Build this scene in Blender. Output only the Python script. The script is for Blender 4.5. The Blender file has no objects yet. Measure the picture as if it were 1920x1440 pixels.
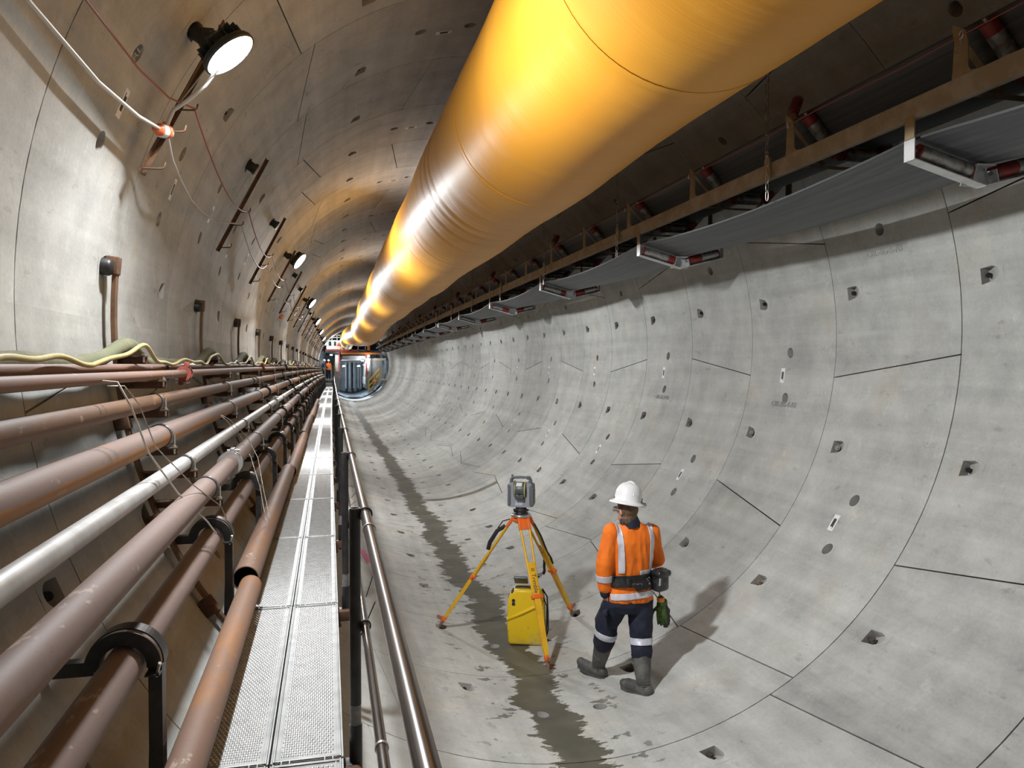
import bpy, bmesh, math, random
from mathutils import Vector, Matrix, noise
random.seed(7)
PI = math.pi
R = 3.17            # inner radius of the tunnel, axis along +Y at x = z = 0
RL = 1.6131         # ring length
Y0 = 5.336          # a ring joint
sc = bpy.context.scene
col = sc.collection

# ------------------------------------------------------------------ camera, world, exposure
cam_d = bpy.data.cameras.new('camera')
cam = bpy.data.objects.new('camera', cam_d)
col.objects.link(cam)
sc.camera = cam
cam_d.sensor_width = 36.0
cam_d.lens = 27.298
cam_d.clip_start = 0.02
cam_d.clip_end = 300
YAW, PITCH = 0.23182, -0.0262
_f = Vector((math.sin(YAW) * math.cos(PITCH), math.cos(YAW) * math.cos(PITCH), math.sin(PITCH)))
_r = Vector((math.cos(YAW), -math.sin(YAW), 0))
_u = _r.cross(_f)
m = Matrix((_r, _u, -_f)).transposed().to_4x4()
m.translation = Vector((-1.8635, 0, -0.257))
cam.matrix_world = m

w = bpy.data.worlds.new('world')
sc.world = w
w.use_nodes = True
w.node_tree.nodes['Background'].inputs[0].default_value = (0.30, 0.32, 0.34, 1)
w.node_tree.nodes['Background'].inputs[1].default_value = 0.02
sc.view_settings.view_transform = 'Standard'
sc.view_settings.look = 'None'
sc.view_settings.exposure = 0.0
sc.view_settings.gamma = 1.0
sc.view_settings.use_curve_mapping = False
sc.cycles.use_denoising = True
sc.cycles.max_bounces = 8
sc.cycles.diffuse_bounces = 6
sc.cycles.caustics_reflective = False
sc.cycles.caustics_refractive = False
sc.cycles.sample_clamp_indirect = 6.0
LAMP_W = 225.0          # watts of one high-bay flood lamp


def bend(p):
    """the tunnel drifts slightly right and down with distance"""
    x, y, z = p
    q = max(y, 0) ** 2
    return Vector((x + 8e-5 * q, y, z - 7e-5 * q))


# ------------------------------------------------------------------ node helpers / materials
def nt(name):
    mt = bpy.data.materials.new(name)
    mt.use_nodes = True
    t = mt.node_tree
    return mt, t, t.nodes['Principled BSDF']


def nd(t, kind, **kw):
    n = t.nodes.new(kind)
    for k, v in kw.items():
        if k.startswith('i_'):
            key = k[2:]
            key = int(key) if key.isdigit() else key
            n.inputs[key].default_value = v
        else:
            setattr(n, k, v)
    return n


def mathn(t, op, a, b=None, c=None, clamp=False):
    n = t.nodes.new('ShaderNodeMath')
    n.operation = op
    n.use_clamp = clamp
    for i, v in enumerate((a, b, c)):
        if v is None:
            continue
        if isinstance(v, (int, float)):
            n.inputs[i].default_value = v
        else:
            t.links.new(v, n.inputs[i])
    return n.outputs[0]


def mixc(t, fac, a, b):
    n = t.nodes.new('ShaderNodeMix')
    n.data_type = 'RGBA'
    for key, v in ((0, fac), (6, a), (7, b)):
        if isinstance(v, (int, float)):
            n.inputs[key].default_value = v
        elif isinstance(v, tuple):
            n.inputs[key].default_value = v if len(v) == 4 else (*v, 1)
        else:
            t.links.new(v, n.inputs[key])
    return n.outputs[2]


def ramp(t, fac, lo, hi, a=0.0, b=1.0):
    n = t.nodes.new('ShaderNodeMapRange')
    n.interpolation_type = 'SMOOTHSTEP'
    n.inputs[1].default_value = lo
    n.inputs[2].default_value = hi
    n.inputs[3].default_value = a
    n.inputs[4].default_value = b
    t.links.new(fac, n.inputs[0])
    return n.outputs[0]


def noisen(t, vec, scale, detail=3, rough=0.55, scl=None):
    if scl is not None:
        mp = t.nodes.new('ShaderNodeMapping')
        mp.inputs['Scale'].default_value = scl
        t.links.new(vec, mp.inputs[0])
        vec = mp.outputs[0]
    n = t.nodes.new('ShaderNodeTexNoise')
    n.inputs['Scale'].default_value = scale
    n.inputs['Detail'].default_value = detail
    n.inputs['Roughness'].default_value = rough
    t.links.new(vec, n.inputs['Vector'])
    return n.outputs[0]


def coords(t):
    return t.nodes.new('ShaderNodeTexCoord').outputs['Object']


def mat(name, c, rough=0.6, metal=0.0, c2=None, ns=6.0, nscl=None, lo=0.4, hi=0.65, bump=0.0, bs=30.0, spec=None,
        c3=None, ns3=18.0, lo3=0.55, hi3=0.7, coat=0.0):
    mt, t, p = nt(name)
    p.inputs['Base Color'].default_value = (*c, 1)
    p.inputs['Roughness'].default_value = rough
    p.inputs['Metallic'].default_value = metal
    if spec is not None:
        p.inputs['Specular IOR Level'].default_value = spec
    if coat:
        p.inputs['Coat Weight'].default_value = coat
    co = coords(t)
    out = None
    if c2 is not None:
        f = ramp(t, noisen(t, co, ns, 4, 0.6, nscl), lo, hi)
        out = mixc(t, f, c, c2)
    if c3 is not None:
        f = ramp(t, noisen(t, co, ns3, 5, 0.65), lo3, hi3)
        out = mixc(t, f, out if out else c, c3)
    if out:
        t.links.new(out, p.inputs['Base Color'])
    if bump:
        b = nd(t, 'ShaderNodeBump', i_Strength=bump, i_Distance=0.01)
        t.links.new(noisen(t, co, bs, 4), b.inputs['Height'])
        t.links.new(b.outputs[0], p.inputs['Normal'])
    return mt


def emit(name, c, s):
    mt, t, p = nt(name)
    p.inputs['Base Color'].default_value = (*c, 1)
    p.inputs['Emission Color'].default_value = (*c, 1)
    p.inputs['Emission Strength'].default_value = s
    return mt


def concrete(name, base=(0.475, 0.48, 0.455), wet=False, warm=(0.46, 0.425, 0.36)):
    mt, t, p = nt(name)
    L = t.links
    co = coords(t)
    sx = t.nodes.new('ShaderNodeSeparateXYZ')
    L.new(co, sx.inputs[0])
    th = mathn(t, 'ARCTAN2', sx.outputs[2], sx.outputs[0])       # angle round the axis
    s = mathn(t, 'MULTIPLY', th, R)
    cx = t.nodes.new('ShaderNodeCombineXYZ')
    L.new(s, cx.inputs[0])
    L.new(sx.outputs[1], cx.inputs[1])
    uv = cx.outputs[0]
    at = nd(t, 'ShaderNodeAttribute', attribute_name='tone')
    big = noisen(t, uv, 0.55, 3, 0.55)
    mid = noisen(t, uv, 2.6, 5, 0.65)
    fine = noisen(t, co, 38, 4, 0.7)
    streak = noisen(t, uv, 1.0, 4, 0.6, (5.0, 0.22, 1))
    k = mathn(t, 'MULTIPLY_ADD', big, 0.50, 0.72)
    k = mathn(t, 'ADD', k, mathn(t, 'MULTIPLY_ADD', mid, 0.74, -0.37))
    k = mathn(t, 'ADD', k, mathn(t, 'MULTIPLY_ADD', fine, 0.30, -0.15))
    k = mathn(t, 'ADD', k, mathn(t, 'MULTIPLY_ADD', streak, 0.62, -0.31))
    k = mathn(t, 'ADD', k, at.outputs['Fac'])
    colr = mixc(t, ramp(t, noisen(t, uv, 1.1, 4, 0.6), 0.52, 0.72, 0, 0.55), base, warm)
    pale = mathn(t, 'MULTIPLY', ramp(t, noisen(t, uv, 4.5, 6, 0.72), 0.58, 0.68), 0.55)
    colr = mixc(t, pale, colr, (0.60, 0.60, 0.58))
    dark = mathn(t, 'MULTIPLY', ramp(t, noisen(t, uv, 7.0, 5, 0.7, (1, 0.45, 1)), 0.60, 0.70), 0.5)
    colr = mixc(t, dark, colr, (0.25, 0.24, 0.22))
    # fine air holes
    pit = ramp(t, noisen(t, co, 60, 2, 0.5), 0.74, 0.78)
    colr = mixc(t, mathn(t, 'MULTIPLY', pit, 0.55), colr, (0.12, 0.115, 0.11))
    hsv = nd(t, 'ShaderNodeVectorMath', operation='SCALE')
    L.new(colr, hsv.inputs[0])
    L.new(k, hsv.inputs['Scale'])
    out = hsv.outputs[0]
    rough = 0.78
    hgt = mathn(t, 'ADD', mathn(t, 'MULTIPLY', mid, 0.5), mathn(t, 'MULTIPLY', fine, 0.35))
    bstr = 0.22
    if wet:
        y = sx.outputs[1]
        ds = mathn(t, 'ADD', mathn(t, 'ADD', s, R * PI / 2), 0.085)      # metres from the invert line
        oy = nd(t, 'ShaderNodeCombineXYZ')
        L.new(y, oy.inputs[1])
        wob = mathn(t, 'MULTIPLY_ADD', noisen(t, oy.outputs[0], 0.6, 2), 0.5, -0.25)
        rag = noisen(t, uv, 1.0, 6, 0.72, (1.6, 5.0, 1))
        rag2 = noisen(t, uv, 9.0, 4, 0.6, (0.7, 1.6, 1))
        d = mathn(t, 'ABSOLUTE', mathn(t, 'ADD', ds, wob))
        d = mathn(t, 'ADD', d, mathn(t, 'MULTIPLY_ADD', rag, -0.62, 0.31))
        d = mathn(t, 'ADD', d, mathn(t, 'MULTIPLY_ADD', rag2, -0.14, 0.07))
        near = mathn(t, 'SMOOTH_MIN', mathn(t, 'MULTIPLY', mathn(t, 'ABSOLUTE', mathn(t, 'ADD', y, -6.0)), 0.1), 1.0, 0.2)
        wmask = ramp(t, d, 0.205, 0.185)
        # splashes beside the channel
        spl = ramp(t, noisen(t, uv, 5.0, 4, 0.6, (0.9, 1.3, 1)), 0.60, 0.622)
        zone = ramp(t, mathn(t, 'ABSOLUTE', ds), 1.0, 0.35)
        spl = mathn(t, 'MULTIPLY', mathn(t, 'MULTIPLY', spl, zone), ramp(t, y, 24, 10))
        wmask = mathn(t, 'MAXIMUM', wmask, mathn(t, 'MULTIPLY', spl, 0.8))
        # damp seepage along one ring joint
        tq = mathn(t, 'DIVIDE', mathn(t, 'ADD', th, math.radians(41)), math.radians(-43.5))
        yl = mathn(t, 'MULTIPLY_ADD', mathn(t, 'MULTIPLY', tq, tq), 0.55, 15.95)
        dj = mathn(t, 'ABSOLUTE', mathn(t, 'SUBTRACT', y, yl))
        jm = ramp(t, mathn(t, 'ADD', dj, mathn(t, 'MULTIPLY_ADD', rag, 0.2, -0.1)), 0.16, 0.10)
        jm = mathn(t, 'MULTIPLY', jm, mathn(t, 'MULTIPLY', ramp(t, th, math.radians(-39), math.radians(-42)), ramp(t, th, math.radians(-92), math.radians(-86))))
        wmask = mathn(t, 'MAXIMUM', wmask, mathn(t, 'MULTIPLY', jm, 0.9))
        wetc = mixc(t, ramp(t, noisen(t, uv, 2.2, 3), 0.4, 0.65), (0.088, 0.086, 0.066), (0.125, 0.12, 0.09))
        out = mixc(t, wmask, out, wetc)
        rg = mathn(t, 'MULTIPLY_ADD', wmask, -0.26, 0.76)
        L.new(rg, p.inputs['Roughness'])
        # pink survey paint
        pk = mathn(t, 'ADD', mathn(t, 'POWER', mathn(t, 'MULTIPLY', mathn(t, 'ADD', th, math.radians(117.5)), R / 0.16), 2),
                   mathn(t, 'POWER', mathn(t, 'MULTIPLY', mathn(t, 'ADD', y, -10.5), 1 / 0.42), 2))
        pk = ramp(t, mathn(t, 'ADD', pk, mathn(t, 'MULTIPLY_ADD', rag2, 1.6, -0.8)), 1.0, 0.7)
        out = mixc(t, mathn(t, 'MULTIPLY', pk, 0.75), out, (0.65, 0.05, 0.25))
    else:
        p.inputs['Roughness'].default_value = rough
    L.new(out, p.inputs['Base Color'])
    b = nd(t, 'ShaderNodeBump', i_Strength=bstr, i_Distance=0.012)
    L.new(hgt, b.inputs['Height'])
    L.new(b.outputs[0], p.inputs['Normal'])
    return mt


def rust_pipe(name, base, rust, amt=(0.5, 0.68), rough=0.62, scuff=(0.52, 0.45, 0.40), metal=0.0, wrap=0.2):
    """painted steel pipe: rusty stain towards one side, pale scuffs, all in the pipe's own coordinates"""
    mt, t, p = nt(name)
    L = t.links
    co = coords(t)
    sp = t.nodes.new('ShaderNodeSeparateXYZ')
    L.new(co, sp.inputs[0])
    ang = mathn(t, 'ARCTAN2', sp.outputs[2], sp.outputs[0])
    band = mathn(t, 'ABSOLUTE', mathn(t, 'ADD', ang, 0.75))          # rust runs along the lower front of the pipe
    band = ramp(t, band, 1.05, 0.35, 0.0, wrap)
    a = ramp(t, mathn(t, 'ADD', noisen(t, co, 2.2, 6, 0.7, (1, 0.35, 1)), band), *amt)
    c = mixc(t, a, base, rust)
    c = mixc(t, mathn(t, 'MULTIPLY', ramp(t, noisen(t, co, 9, 5, 0.7, (1, 0.5, 1)), 0.62, 0.68), 0.7), c, scuff)
    c = mixc(t, mathn(t, 'MULTIPLY', ramp(t, noisen(t, co, 40, 4, 0.7), 0.55, 0.75), 0.35), c, tuple(x * 0.55 for x in base))
    L.new(c, p.inputs['Base Color'])
    p.inputs['Roughness'].default_value = rough
    p.inputs['Metallic'].default_value = metal
    b = nd(t, 'ShaderNodeBump', i_Strength=0.15, i_Distance=0.004)
    L.new(noisen(t, co, 45, 4), b.inputs['Height'])
    L.new(b.outputs[0], p.inputs['Normal'])
    return mt


M = {}
M['conc'] = concrete('concrete_lining')
M['conc_floor'] = concrete('concrete_invert', wet=True)
M['joint'] = mat('joint_gasket', (0.012, 0.011, 0.011), 0.8)
M['hole'] = mat('bolt_hole_dark', (0.012, 0.012, 0.012), 0.9)
M['pock'] = mat('pocket_concrete', (0.40, 0.395, 0.375), 0.85, c2=(0.40, 0.39, 0.37), ns=9, bump=0.2)
M['boltsteel'] = mat('bolt_steel_dark', (0.10, 0.095, 0.09), 0.45, 0.6, c2=(0.16, 0.10, 0.06), ns=12)
M['rust'] = mat('rusty_steel', (0.095, 0.050, 0.030), 0.75, 0.15, c2=(0.17, 0.085, 0.04), ns=7, c3=(0.05, 0.03, 0.022), bump=0.25)
M['rust2'] = mat('rusty_post_steel', (0.16, 0.085, 0.045), 0.75, 0.15, c2=(0.09, 0.05, 0.03), ns=9, bump=0.25)
M['black'] = mat('black_steel', (0.022, 0.022, 0.023), 0.42, 0.2, c2=(0.04, 0.038, 0.036), ns=11, bump=0.08)
M['strap'] = mat('grey_strap_steel', (0.10, 0.10, 0.105), 0.45, 0.6, c2=(0.06, 0.06, 0.06), ns=14)
M['zinc'] = mat('galvanised_steel', (0.62, 0.63, 0.63), 0.38, 0.75, c2=(0.48, 0.49, 0.49), ns=16, c3=(0.30, 0.29, 0.27), lo3=0.66, hi3=0.8)
M['bolt'] = mat('bright_bolt', (0.62, 0.60, 0.55), 0.35, 0.85)
M['plank'] = mat('plank_zinc', (0.40, 0.41, 0.405), 0.45, 0.5, c2=(0.31, 0.32, 0.315), ns=9, c3=(0.24, 0.23, 0.21), ns3=30, lo3=0.62, hi3=0.75)
M['rail'] = mat('handrail_steel', (0.21, 0.195, 0.185), 0.27, 0.9, c2=(0.14, 0.125, 0.12), ns=5, nscl=(1, 0.3, 1))
M['greytape'] = mat('grey_band', (0.26, 0.26, 0.26), 0.55, c2=(0.18, 0.18, 0.18), ns=20)
M['pipeA'] = rust_pipe('brown_pipe_paint', (0.20, 0.125, 0.10), (0.22, 0.105, 0.045), (0.52, 0.66))
M['pipeC'] = rust_pipe('dark_rust_pipe', (0.10, 0.057, 0.034), (0.145, 0.068, 0.026), (0.42, 0.6), scuff=(0.34, 0.25, 0.17))
M['pipeD'] = rust_pipe('brown_orange_pipe', (0.195, 0.138, 0.116), (0.33, 0.14, 0.03), (0.56, 0.66), scuff=(0.36, 0.27, 0.22), wrap=0.30)
M['pipeF'] = rust_pipe('mauve_brown_pipe', (0.215, 0.157, 0.138), (0.21, 0.11, 0.06), (0.56, 0.72), scuff=(0.44, 0.35, 0.29))
M['pipeH'] = rust_pipe('orange_rust_pipe', (0.23, 0.14, 0.10), (0.32, 0.152, 0.06), (0.46, 0.64), scuff=(0.50, 0.40, 0.33), wrap=0.0)
M['galv'] = mat('galvanised_pipe', (0.52, 0.53, 0.53), 0.42, 0.25, c2=(0.42, 0.43, 0.42), ns=6, c3=(0.33, 0.32, 0.29), ns3=14, lo3=0.64, hi3=0.76)
M['redcoup'] = mat('red_coupling_paint', (0.33, 0.075, 0.05), 0.55, c2=(0.22, 0.06, 0.045), ns=20)
M['blackcoup'] = mat('black_coupling', (0.035, 0.032, 0.032), 0.5, 0.2, c2=(0.07, 0.05, 0.04), ns=18)
M['pipein'] = mat('pipe_inside', (0.02, 0.018, 0.016), 0.9)
M['hose'] = mat('canvas_hose', (0.12, 0.125, 0.07), 0.85, c2=(0.17, 0.165, 0.10), ns=7, c3=(0.10, 0.10, 0.06), ns3=4, bump=0.3, bs=80)
M['yhose'] = mat('yellow_hose_rubber', (0.52, 0.42, 0.15), 0.5, c2=(0.42, 0.36, 0.16), ns=6, c3=(0.30, 0.26, 0.12), ns3=11)
M['brass'] = mat('brass_fitting', (0.28, 0.24, 0.10), 0.4, 0.7, c2=(0.10, 0.10, 0.06), ns=20)
M['cable'] = mat('white_cable', (0.62, 0.60, 0.56), 0.5)
M['redcable'] = mat('red_cable', (0.33, 0.10, 0.08), 0.55)
M['orange_plug'] = mat('orange_plug', (0.75, 0.17, 0.06), 0.4)
M['clearplug'] = mat('pale_plug_plastic', (0.75, 0.72, 0.70), 0.25)
M['lampbody'] = mat('lamp_housing', (0.03, 0.035, 0.035), 0.5, 0.2)
M['lens'] = emit('lamp_lens', (0.93, 0.97, 1.0), 14.0)
M['cream'] = mat('cream_paint_steel', (0.36, 0.27, 0.155), 0.5, 0.1, c2=(0.28, 0.21, 0.13), ns=9, c3=(0.15, 0.08, 0.05), ns3=16, lo3=0.66, hi3=0.72)
M['railcream'] = mat('dusty_channel_steel', (0.34, 0.27, 0.19), 0.6, 0.1, c2=(0.42, 0.36, 0.28), ns=5, c3=(0.17, 0.11, 0.07), ns3=20, lo3=0.64, hi3=0.74)
M['belt'] = mat('conveyor_rubber', (0.052, 0.056, 0.063), 0.5, c2=(0.085, 0.09, 0.095), ns=5, nscl=(6, 0.1, 6), bump=0.05)
M['roller'] = mat('roller_bare_steel', (0.36, 0.35, 0.33), 0.38, 0.6, c2=(0.16, 0.15, 0.14), ns=14)
M['rollred'] = mat('roller_red_paint', (0.24, 0.014, 0.014), 0.5, c2=(0.10, 0.02, 0.018), ns=20)
M['idlerwhite'] = mat('idler_zinc_frame', (0.62, 0.63, 0.64), 0.4, 0.25, c2=(0.52, 0.53, 0.53), ns=10)
M['chain'] = mat('chain_steel', (0.45, 0.42, 0.36), 0.4, 0.8, c2=(0.25, 0.2, 0.15), ns=30)
M['paper'] = mat('white_label_paper', (0.85, 0.86, 0.86), 0.6)
M['ink'] = mat('black_ink', (0.03, 0.03, 0.035), 0.6)


def duct_mat():
    mt, t, p = nt('orange_duct_fabric')
    L = t.links
    co = coords(t)
    c = mixc(t, ramp(t, noisen(t, co, 0.9, 3), 0.4, 0.65), (0.66, 0.285, 0.022), (0.71, 0.325, 0.03))
    L.new(c, p.inputs['Base Color'])
    p.inputs['Roughness'].default_value = 0.46
    p.inputs['Specular IOR Level'].default_value = 0.27
    p.inputs['Sheen Weight'].default_value = 0.0
    sx = t.nodes.new('ShaderNodeSeparateXYZ')
    L.new(co, sx.inputs[0])
    # fine circumferential folds of the stretched fabric
    v1 = noisen(t, co, 1.0, 5, 0.75, (0.35, 14, 0.35))
    v2 = noisen(t, co, 1.0, 2, 0.5, (0.5, 2.2, 0.5))
    hh = mathn(t, 'ADD', mathn(t, 'MULTIPLY', v1, 0.35), mathn(t, 'MULTIPLY', ramp(t, v2, 0.55, 0.62), 0.25))
    b = nd(t, 'ShaderNodeBump', i_Strength=0.35, i_Distance=0.02)
    L.new(hh, b.inputs['Height'])
    L.new(b.outputs[0], p.inputs['Normal'])
    return mt


M['duct'] = duct_mat()
M['seam'] = mat('duct_seam', (0.55, 0.22, 0.02), 0.4)


# ------------------------------------------------------------------ mesh builder
class MB:
    def __init__(self):
        self.v, self.f, self.mi, self.sm, self.tone = [], [], [], [], []

    def add(self, verts, faces, mi=0, smooth=True, tone=0.0):
        o = len(self.v)
        self.v += [tuple(p) for p in verts]
        for f in faces:
            self.f.append(tuple(i + o for i in f))
            self.mi.append(mi)
            self.sm.append(smooth)
            self.tone.append(tone)
        return self

    def box(self, c, s, rot=None, mi=0, bev=0.0, tone=0.0):
        hx, hy, hz = s[0] / 2, s[1] / 2, s[2] / 2
        rot = rot or Matrix.Identity(3)
        c = Vector(c)
        if bev <= 0:
            vs = [c + rot @ Vector((x * hx, y * hy, z * hz)) for x in (-1, 1) for y in (-1, 1) for z in (-1, 1)]
            fs = [(0, 1, 3, 2), (4, 6, 7, 5), (0, 4, 5, 1), (2, 3, 7, 6), (0, 2, 6, 4), (1, 5, 7, 3)]
            return self.add(vs, fs, mi, False, tone)
        b = min(bev, hx * .99, hy * .99, hz * .99)
        bm = bmesh.new()
        bmesh.ops.create_cube(bm, size=2)
        for v in bm.verts:
            v.co = Vector((v.co.x * hx, v.co.y * hy, v.co.z * hz))
        bmesh.ops.bevel(bm, geom=bm.edges[:], offset=b, segments=3, affect='EDGES', profile=0.5)
        bm.verts.index_update()
        vs = [c + rot @ v.co for v in bm.verts]
        fs = [[v.index for v in f.verts] for f in bm.faces]
        bm.free()
        return self.add(vs, fs, mi, True, tone)

    def tube(self, pts, r, n=12, cap=True, mi=0, smooth=True, flat=None, up=None):
        """r: radius or list; flat: (a, b) scale of the two cross axes"""
        pts = [Vector(p) for p in pts]
        N = len(pts)
        rs = r if isinstance(r, (list, tuple)) else [r] * N
        prev = None
        vs, fs = [], []
        for i, p in enumerate(pts):
            tan = (pts[min(i + 1, N - 1)] - pts[max(i - 1, 0)]).normalized()
            if prev is None:
                a = Vector(up) if up else (Vector((0, 0, 1)) if abs(tan.z) < 0.9 else Vector((1, 0, 0)))
            else:
                a = prev
            a = (a - tan * a.dot(tan)).normalized()
            prev = a
            b = tan.cross(a)
            fa, fb = flat if flat else (1, 1)
            for k in range(n):
                q = 2 * PI * k / n
                vs.append(p + (a * math.cos(q) * fa + b * math.sin(q) * fb) * rs[i])
        for i in range(N - 1):
            for k in range(n):
                k2 = (k + 1) % n
                fs.append((i * n + k, i * n + k2, (i + 1) * n + k2, (i + 1) * n + k))
        self.add(vs, fs, mi, smooth)
        if cap:
            self.add(vs[:n], [tuple(range(n))[::-1]], mi, False)
            self.add(vs[-n:], [tuple(range(n))], mi, False)
        return self

    def cyl(self, p0, p1, r0, r1=None, n=16, mi=0, cap=True):
        return self.tube([p0, p1], [r0, r0 if r1 is None else r1], n, cap, mi)

    def lathe(self, prof, c=(0, 0, 0), axis=(0, 0, 1), n=24, mi=0, smooth=True, a0=0.0, a1=2 * PI):
        """prof: (radius, height) pairs"""
        ax = Vector(axis).normalized()
        u = ax.orthogonal().normalized()
        v = ax.cross(u)
        c = Vector(c)
        full = abs(a1 - a0 - 2 * PI) < 1e-6
        m_ = n if full else n + 1
        vs, fs = [], []
        for (r, h) in prof:
            for k in range(m_):
                q = a0 + (a1 - a0) * k / n
                vs.append(c + ax * h + (u * math.cos(q) + v * math.sin(q)) * r)
        for i in range(len(prof) - 1):
            for k in range(n):
                k2 = (k + 1) % m_
                fs.append((i * m_ + k, i * m_ + k2, (i + 1) * m_ + k2, (i + 1) * m_ + k))
        return self.add(vs, fs, mi, smooth)

    def prism(self, poly, fr, d, mi=0, smooth=False):
        """poly of 2D points in frame fr=(origin, X, Y); extruded by d along X x Y"""
        o, X, Y = (Vector(q) for q in fr)
        Z = X.cross(Y).normalized()
        n = len(poly)
        a = [o + X * p[0] + Y * p[1] for p in poly]
        b = [q + Z * d for q in a]
        fs = [tuple(range(n))[::-1], tuple(range(n, 2 * n))]
        fs += [(i, (i + 1) % n, (i + 1) % n + n, i + n) for i in range(n)]
        return self.add(a + b, fs, mi, smooth)

    def ringstrap(self, c, r, w, th, n=24, a0=0.0, a1=2 * PI, mi=0):
        """band of width w (along Y) and thickness th round a pipe running along Y"""
        c = Vector(c)
        vs, fs = [], []
        full = abs(a1 - a0 - 2 * PI) < 1e-6
        m_ = n if full else n + 1
        for k in range(m_):
            q = a0 + (a1 - a0) * k / n
            d = Vector((math.cos(q), 0, math.sin(q)))
            for (rr, yy) in ((r, -w / 2), (r + th, -w / 2), (r + th, w / 2), (r, w / 2)):
                vs.append(c + d * rr + Vector((0, yy, 0)))
        for k in range(n):
            k2 = (k + 1) % m_
            for j in range(4):
                j2 = (j + 1) % 4
                fs.append((k * 4 + j, k * 4 + j2, k2 * 4 + j2, k2 * 4 + j))
        if not full:
            fs.append((0, 1, 2, 3))
            fs.append(tuple(n * 4 + j for j in (3, 2, 1, 0)))
        return self.add(vs, fs, mi, False)

    def mesh(self, name, mats, origin=(0, 0, 0), tone=False):
        me = bpy.data.meshes.new(name)
        o = Vector(origin)
        me.from_pydata([(p[0] - o.x, p[1] - o.y, p[2] - o.z) for p in self.v], [], self.f)
        for mm in (mats if isinstance(mats, (list, tuple)) else [mats]):
            me.materials.append(mm)
        me.polygons.foreach_set('material_index', self.mi)
        me.polygons.foreach_set('use_smooth', self.sm)
        if tone:
            a = me.attributes.new('tone', 'FLOAT', 'FACE')
            a.data.foreach_set('value', self.tone)
        me.update()
        return me

    def build(self, name, mats, parent=None, origin=(0, 0, 0), tone=False, label=None):
        ob = bpy.data.objects.new(name, self.mesh(name, mats, origin, tone))
        col.objects.link(ob)
        if parent is not None:
            ob.parent = parent
        else:
            ob.location = origin
        if label:
            ob['label'] = label
        return ob


def tag(o, label, cat, group=None, kind=None):
    o['label'] = label
    o['category'] = cat
    if group:
        o['group'] = group
    if kind:
        o['kind'] = kind
    return o


def thing(name, label, cat, loc=(0, 0, 0), group=None, rz=0.0):
    o = bpy.data.objects.new(name, None)
    o.empty_display_size = 0.1
    col.objects.link(o)
    o.location = loc
    o.rotation_euler = (0, 0, rz)
    return tag(o, label, cat, group)


def kids(o):
    return [c for c in bpy.data.objects if c.parent == o]


def dup(o, loc=None, label=None, parent=None):
    """copy of a thing with copies of its parts and sub-parts (mesh data shared)"""
    c = o.copy()
    col.objects.link(c)
    if parent is not None:
        c.parent = parent
    if loc is not None:
        c.location = loc
    if label:
        c['label'] = label
    for ch in CH.get(o.name, kids(o)):
        dup(ch, None, None, c)
    return c


CH = {}


def cache(o):
    """remember the children of a prototype so that copying stays quick"""
    CH[o.name] = kids(o)
    for c in CH[o.name]:
        cache(c)
    return o


def text_mesh(s, size, name, material, parent=None, mw=None, extrude=0.0008, loc=None):
    cu = bpy.data.curves.new(name, 'FONT')
    cu.body = s
    cu.size = size
    cu.extrude = extrude
    cu.align_x = 'CENTER'
    cu.align_y = 'CENTER'
    tmp = bpy.data.objects.new(name + '_tmp', cu)
    col.objects.link(tmp)
    dg = bpy.context.evaluated_depsgraph_get()
    me = bpy.data.meshes.new_from_object(tmp.evaluated_get(dg))
    bpy.data.objects.remove(tmp)
    bpy.data.curves.remove(cu)
    me.name = name
    me.materials.clear()
    me.materials.append(material)
    if mw is not None:
        me.transform(mw)
    ob = bpy.data.objects.new(name, me)
    col.objects.link(ob)
    if parent is not None:
        ob.parent = parent
    return ob


ORD = ['first', 'second', 'third', 'fourth', 'fifth', 'sixth', 'seventh', 'eighth', 'ninth', 'tenth', 'eleventh', 'twelfth',
       'thirteenth', 'fourteenth', 'fifteenth', 'sixteenth', 'seventeenth', 'eighteenth', 'nineteenth', 'twentieth']
TENS = ['', '', 'twenty', 'thirty', 'forty', 'fifty', 'sixty', 'seventy', 'eighty', 'ninety']


def nth(i):
    """ordinal word of index i (0 = first)"""
    n = i + 1
    if n <= 20:
        return ORD[i]
    t_, u_ = divmod(n, 10)
    if u_ == 0:
        return TENS[t_][:-1] + 'ieth'
    return TENS[t_] + '-' + ORD[u_ - 1]


def pol(th, r, y=0.0):
    """point at angle th (degrees) round the axis"""
    a = math.radians(th)
    return Vector((r * math.cos(a), y, r * math.sin(a)))


def rotm(x, y, z):
    """3x3 from column axes"""
    return Matrix((Vector(x), Vector(y), Vector(z))).transposed()

# ------------------------------------------------------------------ the tunnel lining
PK = 360 / 13.0
POCK = [8.0 - PK * k for k in range(13)]
RING_A = [49.9, -5.2, -60.6, -116.0, -171.4, 132.9, 105.2]      # joint angles, descending gaps
RING_B = [20.0, 75.4, 130.8, 186.2, 241.6, 299.5, 326.0]
SL = [-3.9, 5.0, 3.9, -4.6]


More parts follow.
